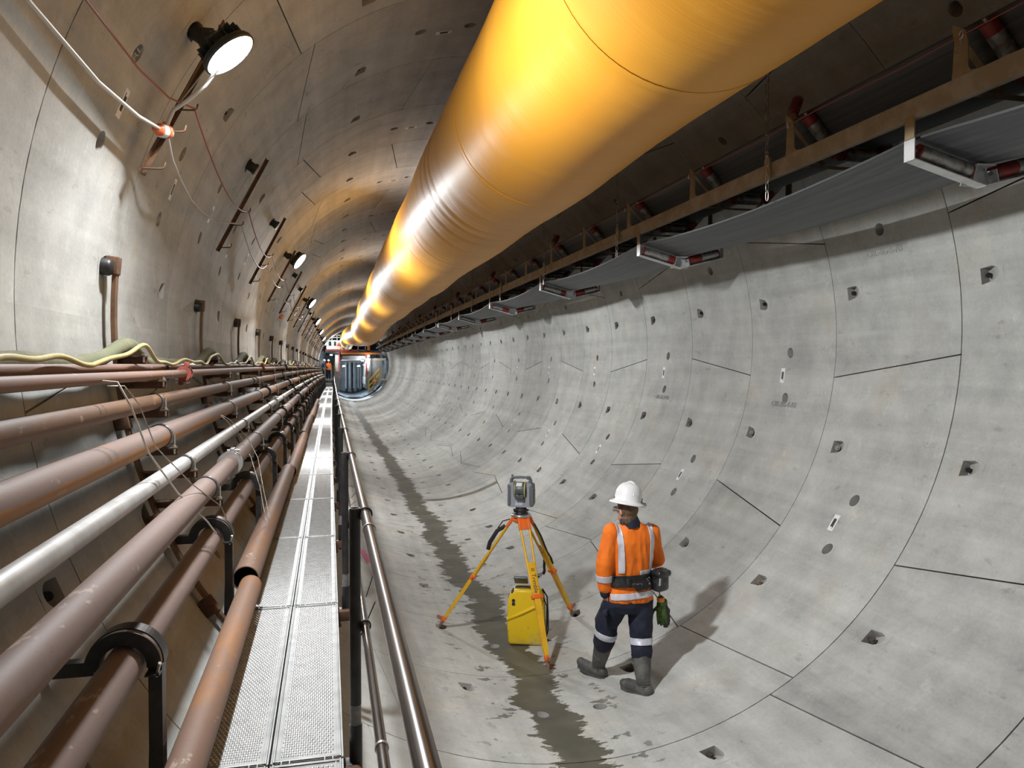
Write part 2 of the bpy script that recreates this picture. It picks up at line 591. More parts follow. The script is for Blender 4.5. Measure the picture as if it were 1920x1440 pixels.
def lining_ring(k, MBs, labels):
    ya, yb = Y0 + k * RL, Y0 + (k + 1) * RL
    rnd = random.Random(k * 13 + 5)
    A = RING_A if k % 2 == 0 else RING_B
    sl = SL[k % 4]
    js = sorted(a % 360 for a in A)
    segs = [(js[i], js[(i + 1) % 7] + (360 if i == 6 else 0)) for i in range(7)]
    far = ya > 30

    def P(u, v, rr=0.0, s0=0.0):
        th = math.radians(u + s0 * (v - 0.5))
        y = ya + (yb - ya) * v
        return bend(((R + rr) * math.cos(th), y, (R + rr) * math.sin(th)))

    ringtone = rnd.uniform(-0.05, 0.05)
    for (a, b) in segs:
        ctr = ((a + b) / 2) % 360
        key = (b - a) < 40
        tone = ringtone + rnd.uniform(-0.09, 0.09)
        c180 = ctr if ctr <= 180 else ctr - 360
        if -62.5 <= c180 < 45:
            mb = MBs['right']
        elif 45 <= c180 < 128:
            mb = MBs['ceil']
        elif -62.5 > c180 > -122:
            mb = MBs['floor']
        else:
            mb = MBs['left']
        gu = math.degrees(0.0058 / R)
        gv = 0.0050 / RL
        a_, b_ = a + gu, b - gu
        v0, v1 = gv, 1 - gv
        cells = []                     # (u0, u1, v0, v1, kind, uc)
        us = {a_, b_}
        for p in POCK:
            for q in (p, p + 360):
                u = q - sl * 0.32
                if a_ + 2.2 < u < b_ - 2.2:
                    cells.append((u - 1.75, u + 1.75, 0.735, 0.90, 'P'))
                    us |= {u - 1.75, u + 1.75}
        if not key:
            for q in (ctr + 4.6, ctr - 4.6):
                u = q if a_ < q < b_ else q + 360
                if not (a_ < u < b_):
                    u = q - 360
                cells.append((u - 1.6, u + 1.6, 0.445, 0.555, 'S'))
                us |= {u - 1.6, u + 1.6}
            if not far:
                labels.append((k, ctr, mb))
        # fill in subdivisions
        ul = sorted(us)
        merged = [ul[0]]
        for u in ul[1:]:
            gap = u - merged[-1]
            nsub = max(1, int(math.ceil(gap / 3.2)))
            base = merged[-1]
            for i in range(1, nsub + 1):
                merged.append(base + gap * i / nsub)
        ul = merged
        vl = [v0, 0.22, 0.445, 0.555, 0.735, 0.90, v1]
        nu, nv = len(ul), len(vl)
        vs = [P(u, v, 0, sl) for v in vl for u in ul]
        fs = []
        for j in range(nv - 1):
            for i in range(nu - 1):
                um, vm = (ul[i] + ul[i + 1]) / 2, (vl[j] + vl[j + 1]) / 2
                hit = [c for c in cells if c[0] < um < c[1] and c[2] < vm < c[3]]
                if hit:
                    continue
                # winding so that normals face the axis
                fs.append((j * nu + i, (j + 1) * nu + i, (j + 1) * nu + i + 1, j * nu + i + 1))
        mb.add(vs, fs, 0, True, tone)
        # rims
        dep = 0.10
        rim = [P(a_, v, 0, sl) for v in vl] + [P(a_, v, dep, sl) for v in vl]
        mb.add(rim, [(j, j + nv, j + 1 + nv, j + 1) for j in range(nv - 1)], 0, False, tone)
        rim = [P(b_, v, 0, sl) for v in vl] + [P(b_, v, dep, sl) for v in vl]
        mb.add(rim, [(j, j + 1, j + 1 + nv, j + nv) for j in range(nv - 1)], 0, False, tone)
        for v in (v0, v1):
            rim = [P(u, v, 0, sl) for u in ul] + [P(u, v, dep, sl) for u in ul]
            mb.add(rim, [(i, i + 1, i + 1 + nu, i + nu) for i in range(nu - 1)], 0, False, tone)
        # recesses
        for (u0, u1, c0, c1, kind) in cells:
            uc, vc = (u0 + u1) / 2, (c0 + c1) / 2
            hu, hv = (u1 - u0) / 2, (c1 - c0) / 2
            if kind == 'P':
                # D-shaped bolt pocket: straight wall on the far side, round and shallow towards the viewer
                out = [(0.80, 0.62), (0.80, -0.62)] if False else []
                out = [(-0.66, 0.62), (0.66, 0.62)]
                for i in range(1, 8):
                    q = math.radians(i * 180 / 8)
                    out.append((0.66 * math.cos(q), 0.10 - 0.78 * math.sin(q)))
                dpt = [0.080 * max(0.0, min(1, (o[1] + 0.72) / 1.34)) for o in out]
            else:
                out = [(0.66 * math.cos(2 * PI * i / 14), 0.66 * math.sin(2 * PI * i / 14)) for i in range(14)]
                dpt = [0.098] * 14
            n = len(out)
            ow = [P(uc + o[0] * hu, vc + o[1] * hv, 0, sl) for o in out]
            corners = [P(u1, c1, 0, sl), P(u0, c1, 0, sl), P(u0, c0, 0, sl), P(u1, c0, 0, sl)]

            def quad(o):
                return 0 if (o[0] >= 0 and o[1] >= 0) else 1 if (o[0] < 0 and o[1] >= 0) else 2 if o[0] < 0 else 3
            fs = []
            for i in range(n):
                j = (i + 1) % n
                qi, qj = quad(out[i]), quad(out[j])
                fs.append((i, j, n + qi))
                if qi != qj:
                    fs.append((j, n + qj, n + qi))
            mb.add(ow + corners, fs, 0, True, tone)
            shrink = 0.86 if kind == 'P' else 0.8
            dw = [P(uc + o[0] * hu * shrink, vc + (o[1] if kind == 'S' else o[1] + 0.02) * hv * (shrink if kind == 'S' else 0.97), d, sl)
                  for o, d in zip(out, dpt)]
            fs = [(i, (i + 1) % n, n + (i + 1) % n, n + i) for i in range(n)]
            mb.add(ow + dw, fs, 1, False, tone)
            cen = P(uc, vc + (0.1 * hv if kind == 'P' else 0), 0.060 if kind == 'P' else 0.098, sl)
            mb.add(dw + [cen], [(i, (i + 1) % n, n) for i in range(n)], 1, False, tone)
            if kind == 'P' and not ya > 45:
                # dark bolt hole or a bolt head in the pocket
                hc = Vector(P(uc, vc + 0.40 * hv, 0.045, sl))
                nrm = (Vector(P(uc, vc, -0.05, sl)) - Vector(P(uc, vc, 0, sl))).normalized()
                d = (nrm * 0.75 + Vector((0, -0.65, 0))).normalized()
                if rnd.random() < 0.33:
                    mb.cyl(hc - d * 0.02, hc + d * 0.020, 0.027, 0.026, 12, 3)
                    mb.cyl(hc + d * 0.018, hc + d * 0.030, 0.013, 0.013, 8, 3)
                else:
                    mb.cyl(hc - d * 0.01, hc + d * 0.006, 0.021, 0.021, 12, 2)
    # backing behind the joints
    n = 96
    vs, fs = [], []
    for v in (-0.02, 1.02):
        for i in range(n):
            vs.append(P(360 * i / n, v, 0.10))
    fs = [(i, n + i, n + (i + 1) % n, (i + 1) % n) for i in range(n)]
    MBs['back'].add(vs, fs, 0, True)


MBS = {k: MB() for k in ('right', 'left', 'ceil', 'floor', 'back')}
LABELS = []
for k in range(-9, 44):
    lining_ring(k, MBS, LABELS)
WALLS = {}
for key, nm, mt in (('right', 'wall_right', 'conc'), ('left', 'wall_left', 'conc'), ('ceil', 'ceiling', 'conc'), ('floor', 'floor', 'conc_floor')):
    o = MBS[key].build(nm, [M[mt], M['pock'], M['hole'], M['boltsteel']], tone=True)
    o['kind'] = 'structure'
    o['label'] = {'right': 'right-hand curved concrete tunnel wall of bolted ring segments', 'left': 'left-hand curved concrete tunnel wall behind the pipes',
                  'ceil': 'curved concrete tunnel crown above the orange duct', 'floor': 'curved concrete tunnel invert with a damp dark strip along it'}[key]
    WALLS[key] = o
o = MBS['back'].build('trim_1', M['joint'])
o['kind'] = 'structure'
o['label'] = 'dark gasket showing in the joints between the concrete segments'

# raised casting numbers on a few near segments
for (th, k, s, key) in ((151.5, -1, 'CRL-SA-2-A1', 'left'), (14.0, 0, 'CRL-SG-5-A1', 'right'), (-13.0, 1, 'CRL-SG-4-A2', 'right'), (-14.0, 3, 'CRL-SG-4-A1', 'right')):
    y = Y0 + (k + 0.5) * RL
    n_ = -pol(th, 1)
    yy = Vector((0, 1, 0))
    if key == 'left':
        X = Vector((math.sin(math.radians(th)), 0, -math.cos(math.radians(th))))      # reads downwards along the arc
        Yv = n_.cross(X)
    else:
        X = yy * -1
        Yv = n_.cross(X)
        if Yv.z < 0:
            X, Yv = -X, -Yv
    mw = rotm(X, Yv, n_).to_4x4()
    mw.translation = pol(th, R - 0.001, y)
    text_mesh(s, 0.085, 'cast_lettering', M['pock'], WALLS[key], mw, 0.002)

# ------------------------------------------------------------------ white paper labels on the segments
LN = [0, 0, 0]
for (k, ctr, mb) in sorted(LABELS, key=lambda q: q[0]):
    c180 = ctr if ctr <= 180 else ctr - 360
    y = Y0 + (k + 0.57) * RL
    if y < 2.5 or y > 22:
        continue
    if mb is MBS['right'] and -40 < c180 < 0:
        grp, where, ix = 'paper labels on the right wall', 'right wall', 0
    elif mb is MBS['left'] and 140 < c180 < 170:
        grp, where, ix = 'paper labels on the left wall', 'left wall', 1
    elif mb is MBS['ceil'] and 85 < c180 < 115:
        grp, where, ix = 'paper labels on the tunnel crown', 'tunnel crown', 2
    else:
        continue
    low = ix == 0 and c180 < -20
    n_ = -pol(c180, 1)
    X = Vector((0, 1, 0))
    Yv = n_.cross(X)
    c = bend(pol(c180, R - 0.0015, y))
    mbl = MB()
    mbl.box(c, (0.075, 0.165, 0.002), rotm(X, Yv, n_))
    o = mbl.build('paper_label', M['paper'], origin=c)
    i = LN[ix]
    LN[ix] += 1
    tag(o, 'small white printed label on the %s, %s from the camera' % (where, nth(i)), 'label', grp)
    mbl = MB()
    rr = rotm(X, Yv, n_)
    mbl.box(c + n_ * 0.0018 + rr @ Vector((0.004, 0.0, 0)), (0.030, 0.085, 0.0015), rr)
    mbl.box(c + n_ * 0.0018 + rr @ Vector((-0.016, 0.01, 0)), (0.006, 0.10, 0.0015), rr)
    ch = mbl.build('printed_mark', M['ink'], o, c)
# ------------------------------------------------------------------ pipes on the left wall
PIPE = {'A': (-3.003, -.281, .024), 'B': (-2.881, -.325, .028), 'C': (-2.889, -.484, .0465), 'D': (-2.862, -.693, .067),
        'grey': (-2.724, -.859, .043), 'F': (-2.604, -1.016, .066), 'G': (-2.59, -1.347, .067), 'H': (-2.336, -1.575, .067)}
YEND = 72.0
RACK0, RACKS = 5.046, 2 * RL          # bolt line of the racks and light bars


def run(x, z, y0, y1, step=3.0):
    n = max(2, int((y1 - y0) / step) + 1)
    return [bend((x, y0 + (y1 - y0) * i / (n - 1), z)) for i in range(n)]


def pipe_thing(name, key, mt, label, coups, coupmat, coup_style):
    x, z, r = PIPE[key]
    t = thing(name, label, 'pipe', (x, 0, z), 'pipes along the left wall')
    MB().tube(run(x, z, 0.25, YEND), r, 28).build('pipe_barrel', mt, t, (x, 0, z))
    for i, y in enumerate(coups):
        c = bend((x, y, z))
        mb = MB()
        mt2 = coupmat
        if coup_style(i) == 'victaulic':
            mb.ringstrap(c, r, 0.055, 0.018, 26)
            mb.ringstrap(c + Vector((0, -0.034, 0)), r, 0.012, 0.026, 26)
            mb.ringstrap(c + Vector((0, 0.034, 0)), r, 0.012, 0.026, 26)
            mb.box(c + Vector((0.02, 0, r + 0.035)), (0.035, 0.06, 0.04), bev=0.006)
            mb.box(c + Vector((-0.02, 0, -r - 0.035)), (0.035, 0.06, 0.04), bev=0.006)
        else:
            mb.ringstrap(c, r, 0.05, 0.006, 26)
            mb.ringstrap(c + Vector((0, 0.02, 0)), r, 0.01, 0.010, 26)
        cp = mb.build('coupling', mt2(i), t, (x, 0, z))
        if y < 14 and coup_style(i) == 'victaulic':
            mb = MB()
            for sx_, sz_ in ((0.02, r + 0.035), (-0.02, -r - 0.035)):
                mb.cyl(c + Vector((sx_ - 0.04, 0.0, sz_)), c + Vector((sx_ + 0.055, 0.0, sz_)), 0.008, n=8)
                mb.cyl(c + Vector((sx_ + 0.03, 0.0, sz_)), c + Vector((sx_ + 0.043, 0.0, sz_)), 0.015, n=6)
            mb.build('coupling_bolt', M['bolt'], cp, (x, 0, z))
    return t


sty = lambda i: 'victaulic'
pipe_thing('steel_pipe', 'A', M['pipeA'], 'slim brown steel pipe lying closest to the wall on the top arms', [5.9 + 6.45 * i for i in range(6)], lambda i: M['blackcoup'], lambda i: 'strap')
pipe_thing('steel_pipe', 'B', M['pipeA'], 'slim brown pipe with a red coupling at the outer edge of the top arms', [6.0 + 6.45 * i for i in range(6)], lambda i: M['redcoup'] if i < 2 else M['blackcoup'], sty)
pipe_thing('steel_pipe', 'C', M['pipeC'], 'dark rust-brown pipe directly under the two slim top pipes', [10.9 + 6.45 * i for i in range(5)], lambda i: M['blackcoup'], lambda i: 'strap')
pipe_thing('steel_pipe', 'D', M['pipeD'], 'thick brown pipe with orange rust along its underside, above the grey pipe', [12.9 + 6.45 * i for i in range(6)], lambda i: M['blackcoup'], sty)
pipe_thing('galvanised_pipe', 'grey', M['galv'], 'pale grey galvanised pipe, the only grey one in the bundle', [12.9 + 6.45 * i for i in range(6)], lambda i: M['blackcoup'] if i else M['zinc'], sty)
pipe_thing('steel_pipe', 'F', M['pipeF'], 'thick mauve-brown pipe just below the grey pipe, with a grey bolted coupling', [6.25 + 6.45 * i for i in range(7)], lambda i: M['zinc'] if i == 0 else M['blackcoup'], sty)
pipe_thing('steel_pipe', 'G', M['pipeF'], 'scuffed mauve pipe held under the row of black hoops', [11.75 + 6.45 * i for i in range(5)], lambda i: M['blackcoup'] if i else M['bolt'], sty)

# loose pipes lying end to end beside the planks
hx, hz = -2.372, -1.706
HP = [(0.25, 5.30, 0.000, 0.000, 0.070), (5.36, 10.80, -0.036, 0.030, 0.085), (10.9, 16.4, -0.01, 0.0, 0.078), (16.5, 22.0, -0.03, 0.01, 0.080), (22.1, 27.6, -0.01, 0.0, 0.078), (27.7, 33.2, -0.02, 0.0, 0.078)]
HL = ['orange-rusted open pipe nearest the camera beside the walkway planks', 'rusty open-ended pipe whose dark mouth shows behind the nearest loose pipe']
for i, (ya, yb, dx, dz, r) in enumerate(HP):
    x, z = hx + dx, hz + dz
    t = thing('loose_pipe', HL[i] if i < 2 else 'rusty loose pipe beside the planks, %s in the line from the camera' % nth(i), 'pipe', bend((x, ya, z)), 'loose pipes lying along the walkway')
    o = t.location.copy()
    pts = run(x, z, ya, yb)
    mb = MB()
    mb.tube(pts, r, 32, cap=False)
    mb.tube(pts, r - 0.006, 32, cap=False, mi=1)
    for e in (pts[0], pts[-1]):
        vs = [e + Vector((math.cos(2 * PI * k / 32) * rr, 0, math.sin(2 * PI * k / 32) * rr)) for rr in (r, r - 0.006) for k in range(32)]
        mb.add(vs, [(k, (k + 1) % 32, 32 + (k + 1) % 32, 32 + k) for k in range(32)], 0, False)
    me = mb.build('pipe_barrel', [M['pipeH'], M['pipein']], t, o)

# ------------------------------------------------------------------ racks holding the pipes
def pipe_rack(loc):
    t = thing('pipe_rack', 'rusty bracket post', 'bracket', loc, 'pipe rack posts on the left wall')
    # post: flat bar following the wall
    mb = MB()
    rr, th_, wd = R - 0.075, 0.024, 0.058
    vs, fs = [], []
    n = 26
    for i in range(n + 1):
        a = 173.4 + (229 - 173.4) * i / n
        for (q, yy) in ((rr, -wd / 2), (rr, wd / 2), (rr + th_, wd / 2), (rr + th_, -wd / 2)):
            vs.append(pol(a, q, yy))
    for i in range(n):
        for j in range(4):
            j2 = (j + 1) % 4
            fs.append((i * 4 + j, i * 4 + j2, (i + 1) * 4 + j2, (i + 1) * 4 + j))
    fs += [(0, 1, 2, 3), tuple(n * 4 + j for j in (3, 2, 1, 0))]
    mb.add(vs, fs, 0, False)
    mb.build('post', M['rust2'], t)
    # head block with its bolt in the segment pocket
    mb = MB()
    p = pol(174.0, R - 0.045)
    mb.box(p, (0.075, 0.085, 0.105), rotm(pol(174, 1), (0, 1, 0), pol(264, 1)), bev=0.006)
    hb = mb.build('head_block', M['rust2'], t)
    mb = MB()
    c = pol(174.3, R - 0.01) + Vector((0, -0.055, 0.0))
    mb.lathe([(0.0, 0.05), (0.040, 0.05), (0.052, 0.03), (0.052, -0.02)], c, -pol(174, 1), 18)
    mb.build('anchor_plug', M['black'], hb)
    # spacer blocks between post and wall
    for a in (191, 203, 214, 224):
        mb = MB()
        mb.box(pol(a, R - 0.045), (0.085, 0.07, 0.11), rotm(pol(a, 1), (0, 1, 0), pol(a + 90, 1)), bev=0.006)
        mb.build('spacer_block', M['rust'], t)
    # arms
    for key in ('hose', 'B', 'C', 'D', 'grey', 'F'):
        if key == 'hose':
            x1, zt = -2.93, -0.205
        else:
            x, z, r = PIPE[key]
            x1, zt = x + r + 0.03, z - r
            if key == 'B':
                zt = -0.353
        zt -= 0.002
        x0 = -math.sqrt((R - 0.06) ** 2 - (zt - 0.02) ** 2)
        mb = MB()
        mb.box(((x0 + x1) / 2, 0, zt - 0.004), (x1 - x0, 0.06, 0.008))
        mb.box(((x0 + x1) / 2, 0.026, zt - 0.028), (x1 - x0, 0.008, 0.045))
        arm = mb.build('arm', M['rust'], t)
        mb = MB()
        xb = x1 - 0.012
        mb.cyl((xb, -0.012, zt - 0.04), (xb, -0.012, zt + (0.02 if key in ('hose', 'B') else 0.075)), 0.006, n=8)
        mb.cyl((xb, -0.012, zt + 0.0), (xb, -0.012, zt + 0.012), 0.012, n=6)
        mb.build('arm_bolt', M['bolt'], arm)
        if key in ('D', 'C', 'grey', 'F'):
            mb = MB()
            mb.ringstrap((x, 0.0, z), r + 0.001, 0.045, 0.006, 22, math.radians(-75), math.radians(225))
            mb.build('pipe_strap', M['strap'], t)
    return t


racks = []
for k in range(-1, 21):
    y = RACK0 + RACKS * k
    loc = bend((0, y, 0))
    lab = 'curved rusty post with arms carrying the pipes, %s rack from the camera' % nth(k) if k >= 0 else 'curved rusty post with arms just outside the left edge of view'
    if not racks:
        if k < 0:
            continue
        rk = cache(pipe_rack(loc))
        rk['label'] = lab
    else:
        rk = dup(racks[0], loc, lab)
    racks.append(rk)

# ------------------------------------------------------------------ hoses on top of the racks
def hose_z(y, amp, base, ph=0.0):
    q = ((y - RACK0 - ph) / RACKS) % 1.0
    up = q - 1 if q > 0.72 else q              # -0.28..0.72 of a bay, 0 at the rack
    h = math.exp(-(up / (0.17 if up < 0 else 0.10)) ** 2)
    return base + amp * h


mb = MB()
pts, y = [], 0.8
while y < 60:
    zz = hose_z(y, 0.125, -0.262) + 0.012 * math.sin(y * 2.3)
    pts.append(bend((-3.045 + 0.012 * math.sin(y * 1.7), y, zz)))
    y += 0.09 if y < 14 else 0.22
mb.tube(pts, [0.048 + 0.006 * math.sin(i * 0.7) for i in range(len(pts))], 14, flat=(0.85, 1.0))
o = mb.build('canvas_hose', M['hose'], origin=(-3.045, 0, -0.2))
tag(o, 'fat olive-green canvas hose humped over the arms along the left wall', 'hose')

mb = MB()
pts, y = [], 2.72
while y < 50:
    zz = hose_z(y, 0.075, -0.243, -0.05) + 0.014 * math.sin(y * 3.9 + 1) + 0.010 * math.sin(y * 9.1)
    xx = -2.945 + 0.015 * math.sin(y * 2.9)
    pts.append(bend((xx, y, zz)))
    y += 0.07 if y < 14 else 0.22
t = thing('rubber_hose', 'thin wavy yellow hose with a brass fitting, draped along the green hose', 'hose', (-2.945, 2.7, -0.24))
mb.tube(pts, 0.0125, 10)
mb.build('hose_line', M['yhose'], t, t.location)
mb = MB()
x0, z0 = pts[0].x, pts[0].z
mb.cyl((x0, 2.74, z0), (x0, 2.66, z0), 0.016, n=12)
mb.cyl((x0, 2.67, z0), (x0, 2.60, z0), 0.024, n=12)
mb.box((x0, 2.64, z0 + 0.02), (0.05, 0.02, 0.03), bev=0.004)
mb.box((x0, 2.62, z0 - 0.02), (0.03, 0.03, 0.03), bev=0.004)
mb.tube([(x0, 2.60, z0), (x0, 2.5, z0 - 0.005), (x0 - 0.02, 2.2, z0 - 0.02), (x0 - 0.01, 1.5, z0 - 0.03)], 0.019, 10)
mb.build('hose_fitting', M['brass'], t, t.location)

# tie wires hanging from the bolts
def wire(name, pts, label):
    o = MB().tube(pts, 0.0045 if 'bright' in label[:8] else 0.003, 8).build(name, M['cable' if 'bright' in label[:8] else 'chain'], origin=pts[0])
    tag(o, label, 'wire', 'loose wires over the pipes')


wire('tie_wire', [(-2.86, 3.82, -0.335), (-2.79, 3.81, -0.34), (-2.74, 3.83, -0.45), (-2.70, 3.98, -0.68), (-2.62, 4.25, -0.92), (-2.53, 4.6, -1.14), (-2.50, 4.72, -1.235)],
     'bright thick tie wire hanging from the top pipe arm over the pipes')
wire('tie_wire', [(-2.85, 3.88, -0.36), (-2.78, 3.89, -0.36), (-2.73, 3.95, -0.45), (-2.69, 4.08, -0.66), (-2.58, 4.42, -0.90), (-2.49, 4.85, -1.10), (-2.475, 4.98, -1.20)],
     'darker tie wire hanging beside the bright one from the top pipe arm')
wire('tie_wire', [(-2.77, 7.05, -0.70), (-2.72, 7.02, -0.74), (-2.62, 7.12, -0.88), (-2.52, 7.0, -1.06), (-2.44, 6.9, -1.30), (-2.38, 6.75, -1.57)],
     'thin looped wire hanging below the thick orange-stained pipe')
wire('tie_wire', [(-2.77, 7.10, -0.70), (-2.70, 7.09, -0.74), (-2.57, 7.2, -0.90), (-2.47, 7.1, -1.08), (-2.42, 6.98, -1.32), (-2.36, 6.85, -1.56)],
     'thin second wire ending on the rusty loose pipe by the planks')

# ------------------------------------------------------------------ walkway
PZ = -1.86
WS = 2.1
WY0 = 3.2


def plank_mesh():
    """perforated steel plank, 0.29 wide, WS long, raised studs"""
    mb = MB()
    wd, ln = 0.286, WS - 0.018
    mb.box((0, ln / 2, -0.004), (wd - 0.004, ln, 0.004))
    # folded edges and channels along both sides
    for s in (-1, 1):
        mb.box((s * (wd / 2 - 0.002), ln / 2, -0.025), (0.004, ln, 0.05))
        mb.box((s * (wd / 2 - 0.012), ln / 2, 0.002), (0.008, ln, 0.006), bev=0.002)
        mb.box((s * (wd / 2 - 0.030), ln / 2, -0.001), (0.006, ln, 0.004))
    mb.box((0, 0.012, 0.0005), (wd - 0.03, 0.016, 0.006), bev=0.002)
    mb.box((0, ln - 0.012, 0.0005), (wd - 0.03, 0.016, 0.006), bev=0.002)
    return mb


def plank_studs():
    mb = MB()
    wd, ln = 0.286, WS - 0.018
    nx, ny = 11, 96
    for j in range(ny):
        y = 0.05 + (ln - 0.1) * j / (ny - 1)
        for i in range(nx):
            x = -wd / 2 + 0.045 + (wd - 0.09) * (i + (0.5 if j % 2 else 0.0)) / (nx - 0.5)
            r0, r1, h = 0.0078, 0.0038, 0.0042
            vs = [(x + r0 * math.cos(2 * PI * k / 6), y + r0 * math.sin(2 * PI * k / 6), -0.002) for k in range(6)]
            vs += [(x + r1 * math.cos(2 * PI * k / 6), y + r1 * math.sin(2 * PI * k / 6), -0.002 + h) for k in range(6)]
            fs = [(k, (k + 1) % 6, 6 + (k + 1) % 6, 6 + k) for k in range(6)] + [tuple(range(6, 12))]
            mb.add(vs, fs, 0, True)
    return mb


t = thing('walkway_plank', 'plank', 'plank', (0, 0, 0), 'steel planks of the walkway')
plank_mesh().build('plank_deck', M['plank'], t)
plank_studs().build('tread_studs', M['zinc'], t)
mb = MB()
for s in (-0.085, 0.085):
    mb.box((s, -0.012, -0.02), (0.03, 0.05, 0.012), bev=0.004)
    mb.box((s - 0.016, -0.012, -0.012), (0.006, 0.05, 0.03), bev=0.002)
    mb.box((s + 0.016, -0.012, -0.012), (0.006, 0.05, 0.03), bev=0.002)
mb.build('end_hook', M['bolt'], t)
cache(t)
first = True
for i in range(-1, 31):
    y = WY0 + WS * i
    for side, x in (('left', -2.252), ('right', -1.958)):
        loc = bend((x, y + 0.009, PZ))
        lab = 'perforated steel plank in the %s row of the walkway, %s from the camera' % ('pipe-side' if side == 'left' else 'handrail-side', nth(i + 1))
        if first:
            t.location = loc
            t['label'] = lab
            first = False
        else:
            dup(t, loc, lab)

# brackets under the walkway with the hoop round the lower pipe
def walk_bracket():
    t = thing('walkway_bracket', 'b', 'bracket', (0, 0, 0), 'black walkway brackets with hoops')
    mb = MB()
    xw = -math.sqrt((R - 0.02) ** 2 - 1.97 ** 2)
    mb.box(((xw - 1.74) / 2, 0, PZ - 0.085), (-1.74 - xw, 0.06, 0.065), bev=0.003)
    mb.build('cross_beam', M['rust'], t)
    mb = MB()
    a, b = Vector((-1.80, 0, PZ - 0.13)), pol(-137, R - 0.03)
    d = (b - a)
    mb.box((a + b) / 2, (d.length, 0.05, 0.05), rotm(d.normalized(), (0, 1, 0), d.normalized().cross(Vector((0, 1, 0)))))
    mb.build('diagonal_brace', M['rust'], t)
    gx, gz, gr = PIPE['G']
    # hoop: channel section bent over the pipe
    mb = MB()
    yq = -0.16
    mb.ringstrap((gx, yq, gz), gr + 0.012, 0.07, 0.008, 30, math.radians(-5), math.radians(185))
    mb.ringstrap((gx, yq - 0.033, gz), gr + 0.020, 0.006, 0.042, 30, math.radians(-5), math.radians(185))
    mb.ringstrap((gx, yq + 0.033, gz), gr + 0.060, 0.072, 0.005, 30, math.radians(-2), math.radians(182))
    mb.build('pipe_hoop', M['black'], t)
    mb = MB()
    xl = gx + gr + 0.040
    zb = PZ - 0.06
    mb.box((xl, yq - 0.033, (gz + zb) / 2), (0.045, 0.007, gz - zb))
    mb.box((xl + 0.021, yq, (gz + zb) / 2), (0.006, 0.072, gz - zb))
    mb.box((xl, yq - 0.06, gz - 0.02), (0.05, 0.05, 0.006))
    mb.build('hoop_leg', M['black'], t)
    mb = MB()
    xa, za = gx - gr - 0.045, gz
    wx = -math.sqrt((R - 0.03) ** 2 - (gz + 0.02) ** 2)
    mb.box(((xa + wx) / 2, yq, gz), (abs(wx - xa) + 0.03, 0.05, 0.05))
    mb.build('hoop_arm', M['black'], t)
    mb = MB()
    a, b = Vector((xl, yq, gz - 0.30)), pol(-142.5, R - 0.03, yq)
    d = b - a
    mb.box((a + b) / 2, (d.length, 0.05, 0.05), rotm(d.normalized(), (0, 1, 0), d.normalized().cross(Vector((0, 1, 0)))))
    mb.build('hoop_brace', M['black'], t)
    mb = MB()
    mb.cyl((xl + 0.01, yq - 0.06, gz - 0.03), (xl + 0.03, yq - 0.10, gz + 0.03), 0.006, n=8)
    mb.build('hoop_bolt', M['bolt'], t)
    return t


wb = cache(walk_bracket())
for i in range(0, 31):
    loc = bend((0, WY0 + WS * i, 0))
    lab = 'black hooped bracket under the walkway and round the mauve pipe, %s from the camera' % nth(i)
    if i == 0:
        wb.location = loc
        wb['label'] = lab
    else:
        dup(wb, loc, lab)

# ------------------------------------------------------------------ handrail
def rail_post():
    t = thing('handrail_post', 'p', 'post', (0, 0, 0), 'posts of the walkway handrail')
    mb = MB()
    r = 0.0235
    mb.tube([(0, 0, -0.83), (0, 0, 0)], r, 20, cap=False)
    mb.tube([(0, 0, -0.83), (0, 0, 0)], r - 0.004, 20, cap=False, mi=1)
    vs = [(math.cos(2 * PI * k / 20) * q, math.sin(2 * PI * k / 20) * q, 0) for q in (r, r - 0.004) for k in range(20)]
    mb.add(vs, [(k, (k + 1) % 20, 20 + (k + 1) % 20, 20 + k) for k in range(20)], 2, False)
    mb.build('upright', [M['black'], M['pipein'], M['greytape']], t)
    mb = MB()
    mb.cyl((0, 0, -0.92), (0, 0, -0.825), 0.0225, n=20)
    mb.build('grey_collar', M['greytape'], t)
    mb = MB()
    mb.cyl((0, 0, -1.15), (0, 0, -0.915), 0.027, n=20)
    mb.box((-0.02, 0, -1.10), (0.08, 0.07, 0.06), bev=0.004)
    mb.build('base_socket', M['black'], t)
    # rings carrying the two rails
    for (dx, dz, rr) in ((0.044, -0.027, 0.022), (0.040, -0.50, 0.018)):
        mb = MB()
        mb.ringstrap((dx, 0, dz), rr + 0.001, 0.012, 0.007, 22)
        mb.box((dx / 2 - 0.004, 0, dz), (0.03, 0.012, 0.03), bev=0.002)
        mb.build('rail_ring', M['blackcoup'], t)
    return t


pp = cache(rail_post())
for i in range(0, 30):
    loc = bend((-1.762, WY0 + 0.1 + WS * i, -0.86))
    lab = 'black tubular handrail post with a grey collar, %s from the camera' % nth(i)
    if i == 0:
        pp.location = loc
        pp['label'] = lab
    else:
        dup(pp, loc, lab)
for nm, dx, dz, r, lab in (('top', 0.044, -0.027, 0.022, 'shiny upper tube of the walkway handrail'), ('mid', 0.040, -0.50, 0.017, 'shiny lower tube of the walkway handrail')):
    x, z = -1.762 + dx, -0.86 + dz
    t = thing('handrail_tube', lab, 'handrail', (x, 0.3, z), 'handrail tubes beside the walkway')
    MB().tube(run(x, z, 0.3, 64, 2.0), r, 24).build('rail_tube', M['rail'], t, t.location)
    for i in range(10):
        y = 2.98 + (0.0 if nm == 'top' else -0.75) + 6.3 * i
        mb = MB()
        mb.ringstrap(bend((x, y, z)), r, 0.012, 0.0035, 24)
        mb.build('joint_band', M['bolt'], t, t.location)
